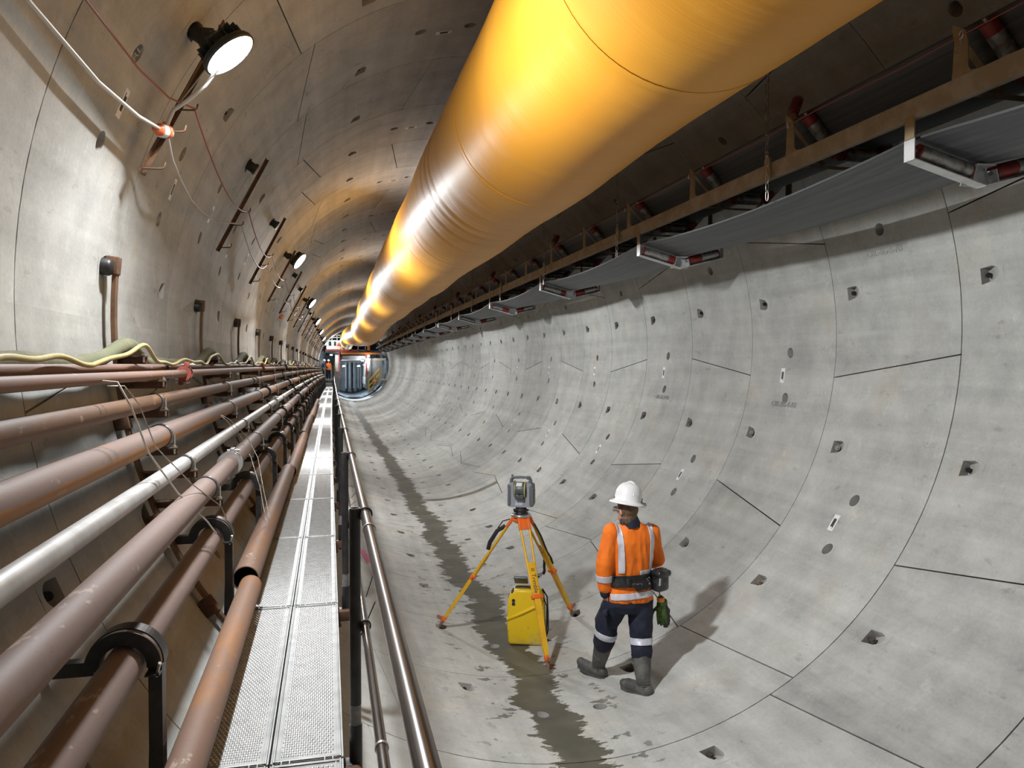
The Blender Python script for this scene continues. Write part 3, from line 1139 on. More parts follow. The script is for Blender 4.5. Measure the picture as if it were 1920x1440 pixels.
# ------------------------------------------------------------------ light bars, lamps, cables
def light_bar():
    t = thing('hanger_bar', 'b', 'bar', (0, 0, 0), 'rusty hanger bars on the upper left wall')
    a, b = pol(143.6, 3.07), pol(163.4, 3.085)
    d = (b - a).normalized()
    nn = d.cross(Vector((0, 1, 0))).normalized()
    mb = MB()
    mb.box((a + b) / 2, ((b - a).length, 0.05, 0.006), rotm(d, (0, 1, 0), nn))
    mb.box((a + b) / 2 + Vector((0, 0.022, 0)) - nn * 0.014 * (1 if nn.x < 0 else -1), ((b - a).length, 0.006, 0.03), rotm(d, (0, 1, 0), nn))
    mb.build('flat_bar', M['rust'], t)
    mb = MB()
    w_ = pol(146.5, 1)
    mb.cyl(w_ * (R + 0.02), w_ * 3.075, 0.05, n=18)
    mb.box(w_ * 3.09, (0.03, 0.09, 0.11), rotm(w_, (0, 1, 0), w_.cross(Vector((0, 1, 0)))), bev=0.004)
    mb.build('wall_mount', M['black'], t)
    for th in (162.8, 158.0, 155.2):
        mb = MB()
        r0 = a + (b - a) * ((th - 143.6) / (163.4 - 143.6))
        p = r0 + Vector((0.0, 0.0, 0))
        mb.tube([p, p + Vector((0.07, 0, 0.002)), p + Vector((0.110, 0, 0.004)), p + Vector((0.124, -0.003, 0.012)), p + Vector((0.131, -0.005, 0.042))], 0.0055, 8)
        mb.build('hook', M['rust2'], t)
    return t


BARS = []
bp = cache(light_bar())
for k in range(-1, 21):
    y = RACK0 + RACKS * k
    loc = bend((0, y, 0))
    lab = 'rusty hanger bar with three cable hooks, %s from the camera' % nth(k) if k >= 0 else 'rusty hanger bar just outside the top left edge of view'
    if k == 0:
        bp.location = loc
        bp['label'] = lab
        o = bp
    elif k > 0:
        o = dup(bp, loc, lab)


def hookpt(k, j):
    """cable seat of hook j (0 low, 1 mid, 2 high) on bar k"""
    th = (162.8, 158.0, 155.2)[j]
    a, b = pol(143.6, 3.07), pol(163.4, 3.085)
    p = a + (b - a) * ((th - 143.6) / (163.4 - 143.6)) + Vector((0.110, 0, 0.014))
    return bend(Vector((p.x, RACK0 + RACKS * k, p.z)))


def lamp(i, k):
    y = RACK0 + RACKS * k
    first = i == 0
    c = bend(Vector((-2.405 if first else -2.37, y - 0.29, 1.515 if first else 1.585)))
    n_ = Vector((0.63, -0.05, -0.775) if first else (0.76, -0.19, -0.60)).normalized()
    lab = ('round flood lamp glaring brightest of all, hung on the first rusty bar' if first else
           'lit round flood lamp on the left wall, %s lamp from the camera' % nth(i))
    if k < 0:
        lab = 'round flood lamp behind the viewpoint on the left wall'
    t = thing('flood_lamp', lab, 'lamp', c, 'flood lamps along the left wall')
    mb = MB()
    mb.lathe([(0.0, -0.13), (0.05, -0.13), (0.07, -0.115), (0.095, -0.10), (0.10, -0.055), (0.158, -0.035), (0.166, -0.02), (0.166, 0.0), (0.155, 0.004)], c, n_, 32)
    ax = n_.orthogonal().normalized()
    bx = n_.cross(ax)
    for q in range(16):
        a = 2 * PI * q / 16
        d = ax * math.cos(a) + bx * math.sin(a)
        mb.box(c - n_ * 0.075 + d * 0.118, (0.045, 0.004, 0.07), rotm(d, n_.cross(d), n_))
    mb.build('housing', M['lampbody'], t, c)
    mb = MB()
    mb.lathe([(0.155, 0.003), (0.12, 0.010), (0.06, 0.014), (0.0, 0.015)], c, n_, 32)
    mb.build('lens', M['lens'], t, c)
    mb = MB()
    w_ = bend(pol(146.3, 3.08, y))
    e = c - n_ * 0.12
    mb.tube([w_, w_ * 0.55 + e * 0.45 + Vector((0, 0, 0.03)), e], 0.018, 10)
    mb.box(w_, (0.08, 0.10, 0.10), bev=0.008)
    mb.cyl(e + Vector((0, 0.03, 0)), e - Vector((0, 0.03, 0)), 0.03, n=12)
    mb.build('mounting_arm', M['lampbody'], t, c)
    L_ = bpy.data.lights.new('lamp_light', 'AREA')
    L_.shape = 'DISK'
    L_.size = 0.30
    L_.spread = math.radians(180)
    L_.energy = LAMP_W
    L_.color = (0.955, 0.978, 1.0)
    lo = bpy.data.objects.new('lamp_light', L_)
    col.objects.link(lo)
    lo.parent = t
    q = (-n_).to_track_quat('Z', 'Y')
    lo.rotation_mode = 'QUATERNION'
    lo.rotation_quaternion = q
    lo.location = n_ * 0.02
    return t


for i, k in enumerate((0, 3, 6, 9, 12, 15, 18)):
    lamp(i, k)
lamp(9, -3)


def sag(p, q, s, n=14):
    return [p.lerp(q, i / n) - Vector((0, 0, 4 * s * (i / n) * (1 - i / n))) for i in range(n + 1)]


# white cable: over the middle hooks, through the orange connector
pts = [Vector((-2.905, 1.85, 1.14))]
pts += [Vector((-2.915, 2.6, 1.07)), Vector((-2.92, 3.2, 1.065)), Vector((-2.90, 4.0, 1.055)), Vector((-2.86, 4.6, 1.085)), Vector((-2.822, 4.93, 1.12))]
o = MB().tube(pts, 0.010, 10).build('power_cable', M['cable'], origin=pts[0])
tag(o, 'white power cable sagging from the top left into the orange connector', 'cable', 'cables strung along the hanger bars')
pts = [Vector((-2.80, 5.07, 1.115)), Vector((-2.815, 5.3, 1.03)), Vector((-2.85, 5.8, 1.01)), Vector((-2.90, 6.5, 1.02)), Vector((-2.92, 7.2, 1.055)), Vector((-2.915, 7.9, 1.10)), hookpt(1, 1)]
for k in range(1, 16):
    pts += sag(hookpt(k, 1), hookpt(k + 1, 1), 0.16 + 0.05 * math.sin(k * 2.1))[1:]
o = MB().tube(pts, 0.007, 8).build('power_cable', M['cable'], origin=pts[0])
tag(o, 'pale cable leaving the orange connector and looping from hook to hook', 'cable', 'cables strung along the hanger bars')
pts = [Vector((-2.80, 1.83, 1.28)), Vector((-2.81, 2.6, 1.21)), Vector((-2.81, 3.5, 1.215)), Vector((-2.79, 4.3, 1.235)), Vector((-2.75, 4.85, 1.275)), hookpt(0, 2)]
for k in range(0, 16):
    pts += sag(hookpt(k, 2), hookpt(k + 1, 2), 0.15 + 0.04 * math.sin(k * 1.3 + 1))[1:]
o = MB().tube(pts, 0.0055, 8).build('signal_cable', M['redcable'], origin=pts[0])
tag(o, 'thin red cable strung over the upper hooks of the hanger bars', 'cable', 'cables strung along the hanger bars')
# cords of the first lamp
pts = [Vector((-2.47, 4.80, 1.46)), Vector((-2.55, 4.84, 1.36)), Vector((-2.66, 4.92, 1.29)), Vector((-2.75, 4.99, 1.25)), Vector((-2.785, 5.02, 1.19)), Vector((-2.80, 5.02, 1.145))]
o = MB().tube(pts, 0.012, 10).build('white_cable', M['cable'], origin=pts[0])
tag(o, 'short white cable from the brightest lamp down to the orange connector', 'cable')
pts = [Vector((-2.50, 4.80, 1.50)), Vector((-2.62, 4.9, 1.38)), Vector((-2.74, 5.0, 1.27)), Vector((-2.79, 5.03, 1.17))]
o = MB().tube(pts, 0.004, 8).build('lamp_tether', M['chain'], origin=pts[0])
tag(o, 'thin wire tether beside the white lamp cord', 'wire')


def connector(c, lab):
    t = thing('cable_connector', lab, 'connector', c, 'orange cable connectors on the left wall')
    d = Vector((0.35, 0.75, 0.1)).normalized()
    mb = MB()
    mb.lathe([(0.0, -0.085), (0.014, -0.085), (0.022, -0.07), (0.03, -0.045), (0.036, -0.04), (0.036, 0.0), (0.03, 0.0)], c, d, 18)
    mb.build('plug', M['orange_plug'], t, c)
    mb = MB()
    mb.lathe([(0.03, -0.03), (0.042, -0.025), (0.042, 0.012), (0.033, 0.015)], c, d, 18)
    mb.lathe([(0.028, 0.015), (0.030, 0.06), (0.024, 0.075), (0, 0.075)], c, d, 18)
    mb.build('locking_collar', M['clearplug'], t, c)
    mb = MB()
    mb.lathe([(0.030, 0.028), (0.040, 0.03), (0.040, 0.045), (0.030, 0.047)], c, d, 18)
    mb.box(c + d * 0.03 + Vector((0, 0, 0.04)), (0.04, 0.03, 0.03), bev=0.006)
    mb.build('socket', M['orange_plug'], t, c)


connector(Vector((-2.812, 5.0, 1.125)), 'orange and white plug connector on the first hanger bar below the brightest lamp')
connector(hookpt(4, 0) + Vector((0.02, -1.6, -0.22)), 'small orange connector dangling below the second flood lamp')

# ------------------------------------------------------------------ ventilation duct
DX, DZ, DR = 0.114, 2.117, 0.85


def duct():
    t = thing('ventilation_duct', 'huge orange-yellow fabric ventilation duct running under the crown', 'duct', (DX, 0, DZ))
    ys, y = [], -7.0
    while y < 72.2:
        ys.append(y)
        y += 0.30 if y < 2.5 else 0.06 if y < 13 else 0.12 if y < 24 else 0.3
    n = 72
    folds = [(9.35, 0.016, 0.9), (9.0, 0.020, 0.6), (9.75, 0.014, 0.5), (10.3, 0.012, 0.8), (8.3, 0.007, 0.3), (7.1, 0.006, 0.5), (4.05, 0.006, 0.2), (11.6, 0.010, 0.6),
             (12.7, 0.010, 0.2), (14.5, 0.016, 0.9), (15.3, 0.014, 0.4), (19.6, 0.016, 0.5), (20.2, 0.014, 0.2), (24.8, 0.02, 0.3), (30, 0.02, 0.3), (5.6, 0.004, 0.4), (6.3, 0.004, 0.9)]
    vs, fs = [], []
    for y in ys:
        belly = 1 + 0.010 * math.sin(y * 0.74 + 0.6) + 0.006 * math.sin(y * 1.9)
        sagz = -0.03 * (0.5 - 0.5 * math.cos(y / 4.84 * 2 * PI))
        q = min(1, max(0, (y - 34) / 9.0))
        q = q * q * (3 - 2 * q)
        e = min(1, max(0, (y - 47) / 9.0))
        e = e * e * (3 - 2 * e)
        lower = -0.22 * q - 0.05 * e
        shx = -0.85 * e
        for k in range(n):
            a = 2 * PI * k / n
            r = DR * belly
            low = 0.5 - 0.5 * math.sin(a)
            lft = 0.5 - 0.5 * math.cos(a)
            for (fy, amp, sl) in folds:
                yc = fy + 0.10 * sl * math.sin(a * 2 + fy) - 0.12 * (1 - low) * sl
                dd = (y - yc) / 0.055
                if abs(dd) < 5:
                    r += -0.55 * amp * math.exp(-dd * dd) * (0.35 + 0.65 * lft)
                    dd = (y - yc - 0.12) / 0.09
                    r += 0.2 * amp * math.exp(-dd * dd) * (0.35 + 0.65 * lft)
            r += 0.004 * noise.noise(Vector((math.cos(a) * 1.5, y * 2.2, math.sin(a) * 1.5)))
            if q > 0:
                r *= (1 + 0.10 * q * low) * (1 - 0.38 * e)
            p = bend((DX, y, DZ))
            vs.append((p.x + shx + r * math.cos(a), y, p.z + sagz + lower + r * math.sin(a)))
    for i in range(len(ys) - 1):
        for k in range(n):
            k2 = (k + 1) % n
            fs.append((i * n + k, i * n + k2, (i + 1) * n + k2, (i + 1) * n + k))
    mb = MB()
    mb.add(vs, fs, 0, True)
    mb.build('duct_sleeve', M['duct'], t, t.location)
    # welded seams
    for y in (4.04, 7.15, 13.4, 17.6, 22.3, 27.5):
        mb = MB()
        p = bend((DX, y, DZ))
        belly = 1 + 0.010 * math.sin(y * 0.74 + 0.6) + 0.006 * math.sin(y * 1.9)
        sagz = -0.03 * (0.5 - 0.5 * math.cos(y / 4.84 * 2 * PI))
        rr = DR * belly + 0.001
        mb.ringstrap((p.x, y, p.z + sagz), rr - 0.004, 0.010, 0.0042, 72)
        mb.build('seam_band', M['duct'], t, t.location)
    # suspension wire and hangers above the duct
    mb = MB()
    for k in range(-3, 18):
        y = RACK0 + RACKS * k
        p = bend((DX, y, DZ))
        for s in (-0.12, 0.12):
            mb.cyl((p.x + s, y, p.z + DR - 0.03), (p.x + s * 0.3, y, p.z + DR + 0.19), 0.004, n=6)
    mb.build('suspension_wire', M['chain'], t, t.location)
    return t


duct()

# ------------------------------------------------------------------ conveyor on the right
CX0, CXC, CX1 = 1.56, 2.08, 2.60
ZRB, ZRT = 1.218, 1.338
YC0, YC1 = 0.5, 64.0


def channel(name, x, s, label):
    t = thing('conveyor_rail', label, 'rail', (x, YC0, ZRB), 'conveyor side rails')
    mb = MB()
    prof = [(0, 0), (0, 0.12), (0.055, 0.12), (0.055, 0.112), (0.007, 0.112), (0.007, 0.008), (0.055, 0.008), (0.055, 0)]
    n = len(prof)
    ys = [YC0 + (YC1 - YC0) * i / 30 for i in range(31)]
    vs = [bend((x + s * p[0], y, ZRB + p[1])) for y in ys for p in prof]
    fs = [(i * n + j, i * n + (j + 1) % n, (i + 1) * n + (j + 1) % n, (i + 1) * n + j) for i in range(30) for j in range(n)]
    mb.add(vs, fs, 0, False)
    mb.build('channel_section', M['railcream'], t, t.location)
    for y in (7.6, 12.0, 16.4, 20.8, 25.2, 29.6):
        mb = MB()
        p = bend((x, y, ZRB))
        mb.box(p + Vector((-0.006 * s, 0, 0.06)), (0.01, 0.30, 0.10))
        for dy in (-0.1, -0.04, 0.04, 0.1):
            mb.cyl(p + Vector((-0.008 * s, dy, 0.06)), p + Vector((-0.022 * s, dy, 0.06)), 0.010, n=6)
        mb.build('splice_plate', M['railcream'], t, t.location)
    return t


channel('left', CX0, 1, 'dusty beige steel channel along the near side of the conveyor')
channel('right', CX1, -1, 'beige steel channel along the wall side of the conveyor')

# the two strands of the belt
IDL0, IDLS = 4.05, 4.23


def belt(name, sect, sagf, y0, y1, mt, label):
    mb = MB()
    ys, y = [], y0
    while y <= y1:
        ys.append(y)
        y += 0.25 if y < 26 else 0.6
    n = len(sect)
    th = 0.014
    vs = []
    for y in ys:
        for dz in (0, th):
            for (x, z) in sect:
                vs.append(bend((x, y, z + dz - sagf(y, x))))
    fs = []
    W = 2 * n
    for i in range(len(ys) - 1):
        for j in range(n - 1):
            fs.append((i * W + j, i * W + j + 1, (i + 1) * W + j + 1, (i + 1) * W + j))
            fs.append((i * W + n + j, (i + 1) * W + n + j, (i + 1) * W + n + j + 1, i * W + n + j + 1))
        for j in (0, n - 1):
            fs.append((i * W + j, (i + 1) * W + j, (i + 1) * W + n + j, i * W + n + j))
    mb.add(vs, fs, 0, False)
    o = mb.build('conveyor_belt', mt, origin=(CXC, y0, sect[n // 2][1]))
    return tag(o, label, 'belt', 'conveyor belt strands')


def sag_ret(y, x):
    q = ((y - IDL0) / IDLS) % 1.0
    edge = abs(x - CXC) / 0.5
    return 0.085 * (1 - (2 * q - 1) ** 2) * (0.55 + 0.45 * edge)


belt('return', [(1.595, 1.103), (1.70, 1.075), (1.85, 1.033), (2.0, 0.994), (2.08, 0.985), (2.16, 0.994), (2.31, 1.033), (2.46, 1.075), (2.565, 1.103)], sag_ret, 0.6, 63,
     M['belt'], 'dark grey lower strand of the conveyor belt sagging between rollers')
belt('carry', [(1.665, 1.640), (1.73, 1.56), (1.80, 1.47), (1.87, 1.405), (1.95, 1.392), (2.21, 1.392), (2.29, 1.405), (2.36, 1.47), (2.43, 1.56), (2.495, 1.640)], lambda y, x: 0.0, 0.6, 63,
     M['belt'], 'dark troughed upper strand of the conveyor belt between the side rails')


def roller(p0, p1, r, red, name='roller', parent=None):
    p0, p1 = Vector(p0), Vector(p1)
    mb = MB()
    k = [0.0, 0.02, red[0], red[0] + 0.001, red[1], red[1] + 0.001, 0.98, 1.0]
    mb.tube([p0.lerp(p1, q) for q in (0.0, red[0])], r, 20, True, 1)
    mb.tube([p0.lerp(p1, q) for q in (red[0], red[1])], r, 20, False, 0)
    mb.tube([p0.lerp(p1, q) for q in (red[1], 1.0)], r, 20, True, 1)
    mb.cyl(p0 - (p1 - p0).normalized() * 0.025, p1 + (p1 - p0).normalized() * 0.025, 0.012, n=10)
    return mb.build(name, [M['roller'], M['rollred']], parent)


def return_idler(var):
    t = thing('return_idler', 'i', 'idler', (0, 0, 0), 'return rollers under the conveyor')
    a, c, b = Vector((CX0 + 0.005, 0, 0.975)), Vector((CXC, 0, 0.842)), Vector((CX1 - 0.005, 0, 0.975))
    mb = MB()
    for (p, q) in ((a, c), (c, b)):
        d = (q - p).normalized()
        up = Vector((0, 1, 0)).cross(d)
        if up.z < 0:
            up = -up
        mb.box((p + q) / 2, ((q - p).length + 0.01, 0.085, 0.006), rotm(d, (0, 1, 0), d.cross(Vector((0, 1, 0)))))
        mb.box((p + q) / 2 + up * 0.014 + Vector((0, 0.04, 0)), ((q - p).length + 0.01, 0.006, 0.028), rotm(d, (0, 1, 0), d.cross(Vector((0, 1, 0)))))
    mb.build('angle_frame', M['idlerwhite'], t)
    # hanging end plates
    for s, p in ((1, a), (-1, b)):
        mb = MB()
        mb.box((p.x - 0.004 * s, 0, 1.035), (0.007, 0.088, 0.13), mi=0)
        mb.box((p.x - 0.004 * s, 0, 1.165), (0.007, 0.080, 0.14), mi=1)
        mb.build('end_plate', [M['idlerwhite'], M['cream']], t)
    # centre plate and roller brackets
    mb = MB()
    mb.prism([(-0.11, -0.075), (0.11, -0.075), (0.07, 0.045), (-0.07, 0.045)], ((CXC, 0.045, 0.925), (1, 0, 0), (0, 0, 1)), -0.006)
    mb.box((CXC, 0.0, 0.968), (0.14, 0.09, 0.006))
    for s in (-1, 1):
        mb.box((CXC + s * 0.085, 0, 0.905), (0.006, 0.085, 0.085), rotm((math.cos(0.25 * s), 0, math.sin(0.25 * s) * 1), (0, 1, 0), (-math.sin(0.25 * s), 0, math.cos(0.25 * s))))
    mb.build('centre_bracket', M['idlerwhite'], t)
    n1 = Vector((0.25, 0, 0.97)).normalized()
    n2 = Vector((-0.25, 0, 0.97)).normalized()
    lo = 0.065
    r1 = (0.03, 0.97) if var == 0 else (0.05, 0.62) if var == 1 else (0.04, 0.8)
    r2 = (0.42, 0.95)
    roller(a.lerp(c, 0.06) + n1 * lo, a.lerp(c, 0.80) + n1 * lo, 0.047, r1, 'roller', t)
    roller(c.lerp(b, 0.20) + n2 * lo, c.lerp(b, 0.94) + n2 * lo, 0.047, r2, 'roller', t)
    return t


protos = [cache(return_idler(v)) for v in range(3)]
used = set()
for i in range(0, 14):
    loc = bend((0, IDL0 + IDLS * i, 0))
    v = (0, 1, 2, 1, 0, 2)[i % 6] if i else 0
    if i == 1:
        v = 2
    lab = 'V-shaped pair of rollers in a pale frame under the conveyor belt, %s from the camera' % nth(i)
    if v not in used:
        used.add(v)
        protos[v].location = loc
        protos[v]['label'] = lab
    else:
        dup(protos[v], loc, lab)


def carry_idler(guide):
    t = thing('carrying_idler', 'i', 'idler', (0, 0, 0), 'carrying rollers on top of the conveyor')
    for s, x in ((1, CX0), (-1, CX1)):
        mb = MB()
        # cream yoke plate: flared foot, straight shank, head leaning inwards
        prof = [(-0.13, 0.0), (-0.075, 0.012), (-0.058, 0.04), (-0.055, 0.18), (-0.035, 0.245), (0.05, 0.305), (0.058, 0.285), (0.040, 0.20), (0.050, 0.04), (0.055, 0.0)]
        mb.prism(prof, ((x - 0.004 * s, 0, ZRT), (0, 1, 0), (0, 0, 1)), 0.008 * (1 if s > 0 else -1))
        mb.build('yoke_plate', M['cream'], t)
    mb = MB()
    for s in (-1, 1):
        p, q = Vector((CXC + s * 0.50, 0.05, 1.60)), Vector((CXC + s * 0.20, 0.05, 1.29))
        d = (q - p).normalized()
        mb.box((p + q) / 2, ((q - p).length, 0.05, 0.006), rotm(d, (0, 1, 0), d.cross(Vector((0, 1, 0)))))
    mb.box((CXC, 0.05, 1.27), (0.96, 0.06, 0.008))
    mb.build('cross_frame', M['cream'], t)
    roller((CX0 + 0.075, -0.10, 1.605), (CXC - 0.185, -0.10, 1.335), 0.05, (0.2, 0.72), 'roller', t)
    roller((CX1 - 0.075, -0.10, 1.605), (CXC + 0.185, -0.10, 1.335), 0.05, (0.2, 0.72), 'roller', t)
    roller((CXC - 0.16, -0.10, 1.335), (CXC + 0.16, -0.10, 1.335), 0.05, (0.1, 0.9), 'roller', t)
    if guide:
        mb = MB()
        mb.tube([(CX0 + 0.055, 0.03, 1.60), (CX0 + 0.06, 0.06, 1.66)], 0.022, 12)
        mb.build('guide_arm', M['cream'], t)
        roller((CX0 + 0.06, 0.06, 1.67), (CX0 + 0.13, 0.10, 1.79), 0.042, (0.9, 0.95), 'guide_roller', t)
    mb = MB()
    c = Vector((CX0 - 0.09, -0.10, 1.52))
    mb.tube([Vector((CX0 - 0.008, -0.01, 1.52))] + [c + Vector((0.02 * math.cos(a) * 0.3, 0.02 * math.cos(a), 0.02 * math.sin(a))) for a in [0.3 + i * 0.5 for i in range(12)]], 0.0035, 6)
    mb.build('eye_hook', M['bolt'], t)
    return t


ci = [cache(carry_idler(g)) for g in (False, True)]
used = set()
for i in range(-1, 36):
    loc = bend((0, 3.67 + 1.635 * i, 0))
    g = 1 if i in (1, 5, 8, 11, 14, 17, 20, 23, 26) else 0
    lab = 'cream yoke %swith rollers above the conveyor rail, %s from the camera' % ('and red guide roller ' if g else '', nth(i)) if i >= 0 else 'cream yoke with rollers on the conveyor rail just outside the right edge'
    if i < 0:
        continue
    if g not in used:
        used.add(g)
        ci[g].location = loc
        ci[g]['label'] = lab
    else:
        dup(ci[g], loc, lab)

o = MB().tube([bend((CX0 - 0.09, -0.5 + 3.67 + 1.635 * i * 0.5, 1.52 - (0.012 if i % 2 else 0))) for i in range(-5, 60)], 0.0035, 6).build('pull_cord', mat('red_cord', (0.33, 0.07, 0.03), 0.6), origin=(CX0 - 0.09, 0, 1.52))
tag(o, 'thin red emergency cord strung along the top of the conveyor', 'cord')


def link(mb, c, ax, other, ln=0.030, wd=0.014, r=0.0042):
    """one oval link: long axis ax, wide axis other"""
    pts = []
    for i in range(12):
        a = 2 * PI * i / 12
        pts.append(c + ax * (ln * math.sin(a) * 1.0 + (0.012 if math.sin(a) > 0.1 else -0.012 if math.sin(a) < -0.1 else 0)) + other * wd * math.cos(a))
    pts += pts[:2]
    mb.tube(pts, r, 6, cap=False)


def chain():
    t = thing('hanger_chain', 'c', 'chain', (0, 0, 0), 'chains carrying the conveyor')
    x = CX0 - 0.018
    ztop = math.sqrt(R * R - x * x)
    mb = MB()
    z, i = 1.40, 0
    while z < ztop:
        link(mb, Vector((x, 0, z)), Vector((0, 0, 1)), Vector((1, 0.3, 0)).normalized() if i % 2 else Vector((-0.3, 1, 0)).normalized())
        z += 0.068
        i += 1
    mb.build('chain_links', M['chain'], t)
    mb = MB()
    mb.box((CX0 - 0.008, 0, 1.30), (0.016, 0.085, 0.16), bev=0.003)
    mb.box((CX0 - 0.012, 0.0, 1.385), (0.012, 0.03, 0.05), bev=0.003)
    mb.build('lug_plate', M['cream'], t)
    mb = MB()
    z, i = 1.345, 0
    while z > 1.03:
        link(mb, Vector((x - 0.028, -0.055, z)), Vector((0, 0, 1)), Vector((1, 0.25, 0)).normalized() if i % 2 else Vector((-0.25, 1, 0)).normalized())
        z -= 0.068
        i += 1
    mb.build('chain_tail', M['bolt'], t)
    mb = MB()
    n_ = -Vector((x, 0, ztop)).normalized()
    mb.cyl(Vector((x, 0, ztop)) - n_ * 0.02, Vector((x, 0, ztop)) + n_ * 0.03, 0.03, n=12)
    mb.build('ceiling_anchor', M['boltsteel'], t)
    return t


cp = cache(chain())
for i in range(0, 14):
    loc = bend((0, 5.60 + 3.30 * i, 0))
    lab = 'steel chain with a loose tail holding up the conveyor, %s from the camera' % nth(i)
    if i == 0:
        cp.location = loc
        cp['label'] = lab
    else:
        dup(cp, loc, lab)
# ------------------------------------------------------------------ machine gantry closing the far end
M['steelblue'] = mat('blue_grey_steel', (0.30, 0.36, 0.42), 0.45, 0.2, c2=(0.22, 0.27, 0.32), ns=1.2)
M['gantrygrey'] = mat('gantry_grey_paint', (0.34, 0.36, 0.37), 0.5, c2=(0.27, 0.29, 0.30), ns=2)
M['gantrydark'] = mat('gantry_dark_steel', (0.06, 0.07, 0.085), 0.5, c2=(0.10, 0.11, 0.12), ns=2)
M['white'] = mat('white_paint', (0.78, 0.79, 0.78), 0.45, c2=(0.66, 0.67, 0.66), ns=5)
M['red'] = mat('red_paint', (0.62, 0.06, 0.07), 0.45)
M['orangep'] = mat('orange_paint', (0.80, 0.25, 0.05), 0.45)
M['yellowp'] = mat('yellow_paint', (0.78, 0.58, 0.04), 0.45)
M['glassdark'] = mat('dark_window_glass', (0.03, 0.05, 0.05), 0.1, spec=0.6)
M['galvstair'] = mat('beige_stair_steel', (0.55, 0.52, 0.42), 0.5)
M['lightlens'] = emit('work_light_lens', (0.92, 0.97, 1.0), 18.0)
TY = 74.0


def T(x, z, y=TY):
    return bend((x, y, z))


def one(name, mb, mt, label, cat, org, group=None):
    o = mb.build(name, mt, origin=org)
    return tag(o, label, cat, group)


def tb(mb, x0, x1, z0, z1, y0, y1, mi=0, bev=0.0):
    a, b = T(x0, z0, y0), T(x1, z1, y0)
    return mb.box(((a.x + b.x) / 2, (y0 + y1) / 2, (a.z + b.z) / 2), (x1 - x0, y1 - y0, z1 - z0), mi=mi, bev=bev)


# tail shield ring and shell
t = thing('shield_ring', 'blue-grey steel shield ring closing the concrete tunnel at the far end', 'ring', T(0, -3.1))
o0 = t.location.copy()
mb = MB()
c = T(0, 0, TY)
uu = Vector((0, 1, 0)).orthogonal().normalized()
for (prof, d0, d1) in (([(3.16, 0), (2.80, 0.0), (2.80, 0.7), (3.0, 0.7)], -38, 232), ([(3.05, 0.0), (3.05, 20)], 0, 360)):
    vs = []
    nn = 72
    for (r_, h_) in prof:
        for i in range(nn + 1):
            a_ = math.radians(d0 + (d1 - d0) * i / nn)
            vs.append(c + Vector((r_ * math.cos(a_), h_, r_ * math.sin(a_))))
    mb.add(vs, [(j * (nn + 1) + i, j * (nn + 1) + i + 1, (j + 1) * (nn + 1) + i + 1, (j + 1) * (nn + 1) + i) for j in range(len(prof) - 1) for i in range(nn)], 0, True)
mb.build('steel_shell', M['steelblue'], t, o0)
mb = MB()
for i in range(40):
    a = math.radians(9 * i)
    p = c + Vector((math.cos(a) * 2.97, -0.02, math.sin(a) * 2.97))
    mb.cyl(p, p + Vector((0, -0.05, 0)), 0.03, n=6)
mb.build('ring_bolts', M['gantrydark'], t, o0)
# bulkhead behind everything
mb = MB()
mb.lathe([(0, 13.5), (3.0, 13.5)], c, (0, 1, 0), 48)
for x_ in (-0.75, -0.35, 0.1, 0.55, 0.85):
    tb(mb, x_, x_ + 0.16, -2.4, 0.5, TY + 10.5 + x_, TY + 10.8 + x_)
mb.build('bulkhead', M['steelblue'], t, o0)

# upper deck
t = thing('gantry_deck', 'steel platform deck of the machine gantry under the duct end', 'platform', T(0, 1.2))
o0 = t.location.copy()
mb = MB()
tb(mb, -2.55, 2.45, 1.12, 1.30, TY - 2.0, TY + 12)
mb.build('deck_plate', M['gantrydark'], t, o0)
mb = MB()
tb(mb, -2.55, -1.2, 1.30, 1.37, TY - 2.04, TY - 1.96)
tb(mb, -1.2, 0.4, 1.16, 1.24, TY - 2.06, TY - 1.98)
mb.build('red_edge_pipe', M['red'], t, o0)
mb = MB()
tb(mb, -1.2, 2.45, 0.95, 1.12, TY - 1.9, TY - 1.6)
tb(mb, -1.2, -1.0, 1.3, 2.35, TY - 2.0, TY - 1.8)
tb(mb, 1.15, 1.4, 1.2, 1.9, TY - 2.0, TY - 1.8)
mb.build('orange_frame', M['orangep'], t, o0)
mb = MB()
tb(mb, -1.1, 1.0, 0.45, 0.85, TY - 1.0, TY + 12)
tb(mb, -1.1, 1.0, 0.25, 0.40, TY + 1.0, TY + 1.3)
mb.build('roof_beam', M['gantrygrey'], t, o0)
mb = MB()
for x in (0.3, 0.95):
    tb(mb, x, x + 0.07, 1.3, 1.95, TY - 1.9, TY - 1.83)
tb(mb, -0.3, 1.0, 1.30, 1.36, TY - 1.9, TY - 1.83)
tb(mb, -0.3, -0.22, 1.3, 2.0, TY - 1.9, TY - 1.83)
for z in (1.75, 2.2):
    pass
mb.build('white_guardrail', M['white'], t, o0)
mb = MB()
a, b = T(-0.75, 2.0, TY - 1.9), T(-0.45, 1.4, TY - 1.9)
mb.tube([a, (a + b) / 2 + Vector((0.04, 0, 0)), b], 0.05, 8)
mb.build('yellow_hose', M['yellowp'], t, o0)

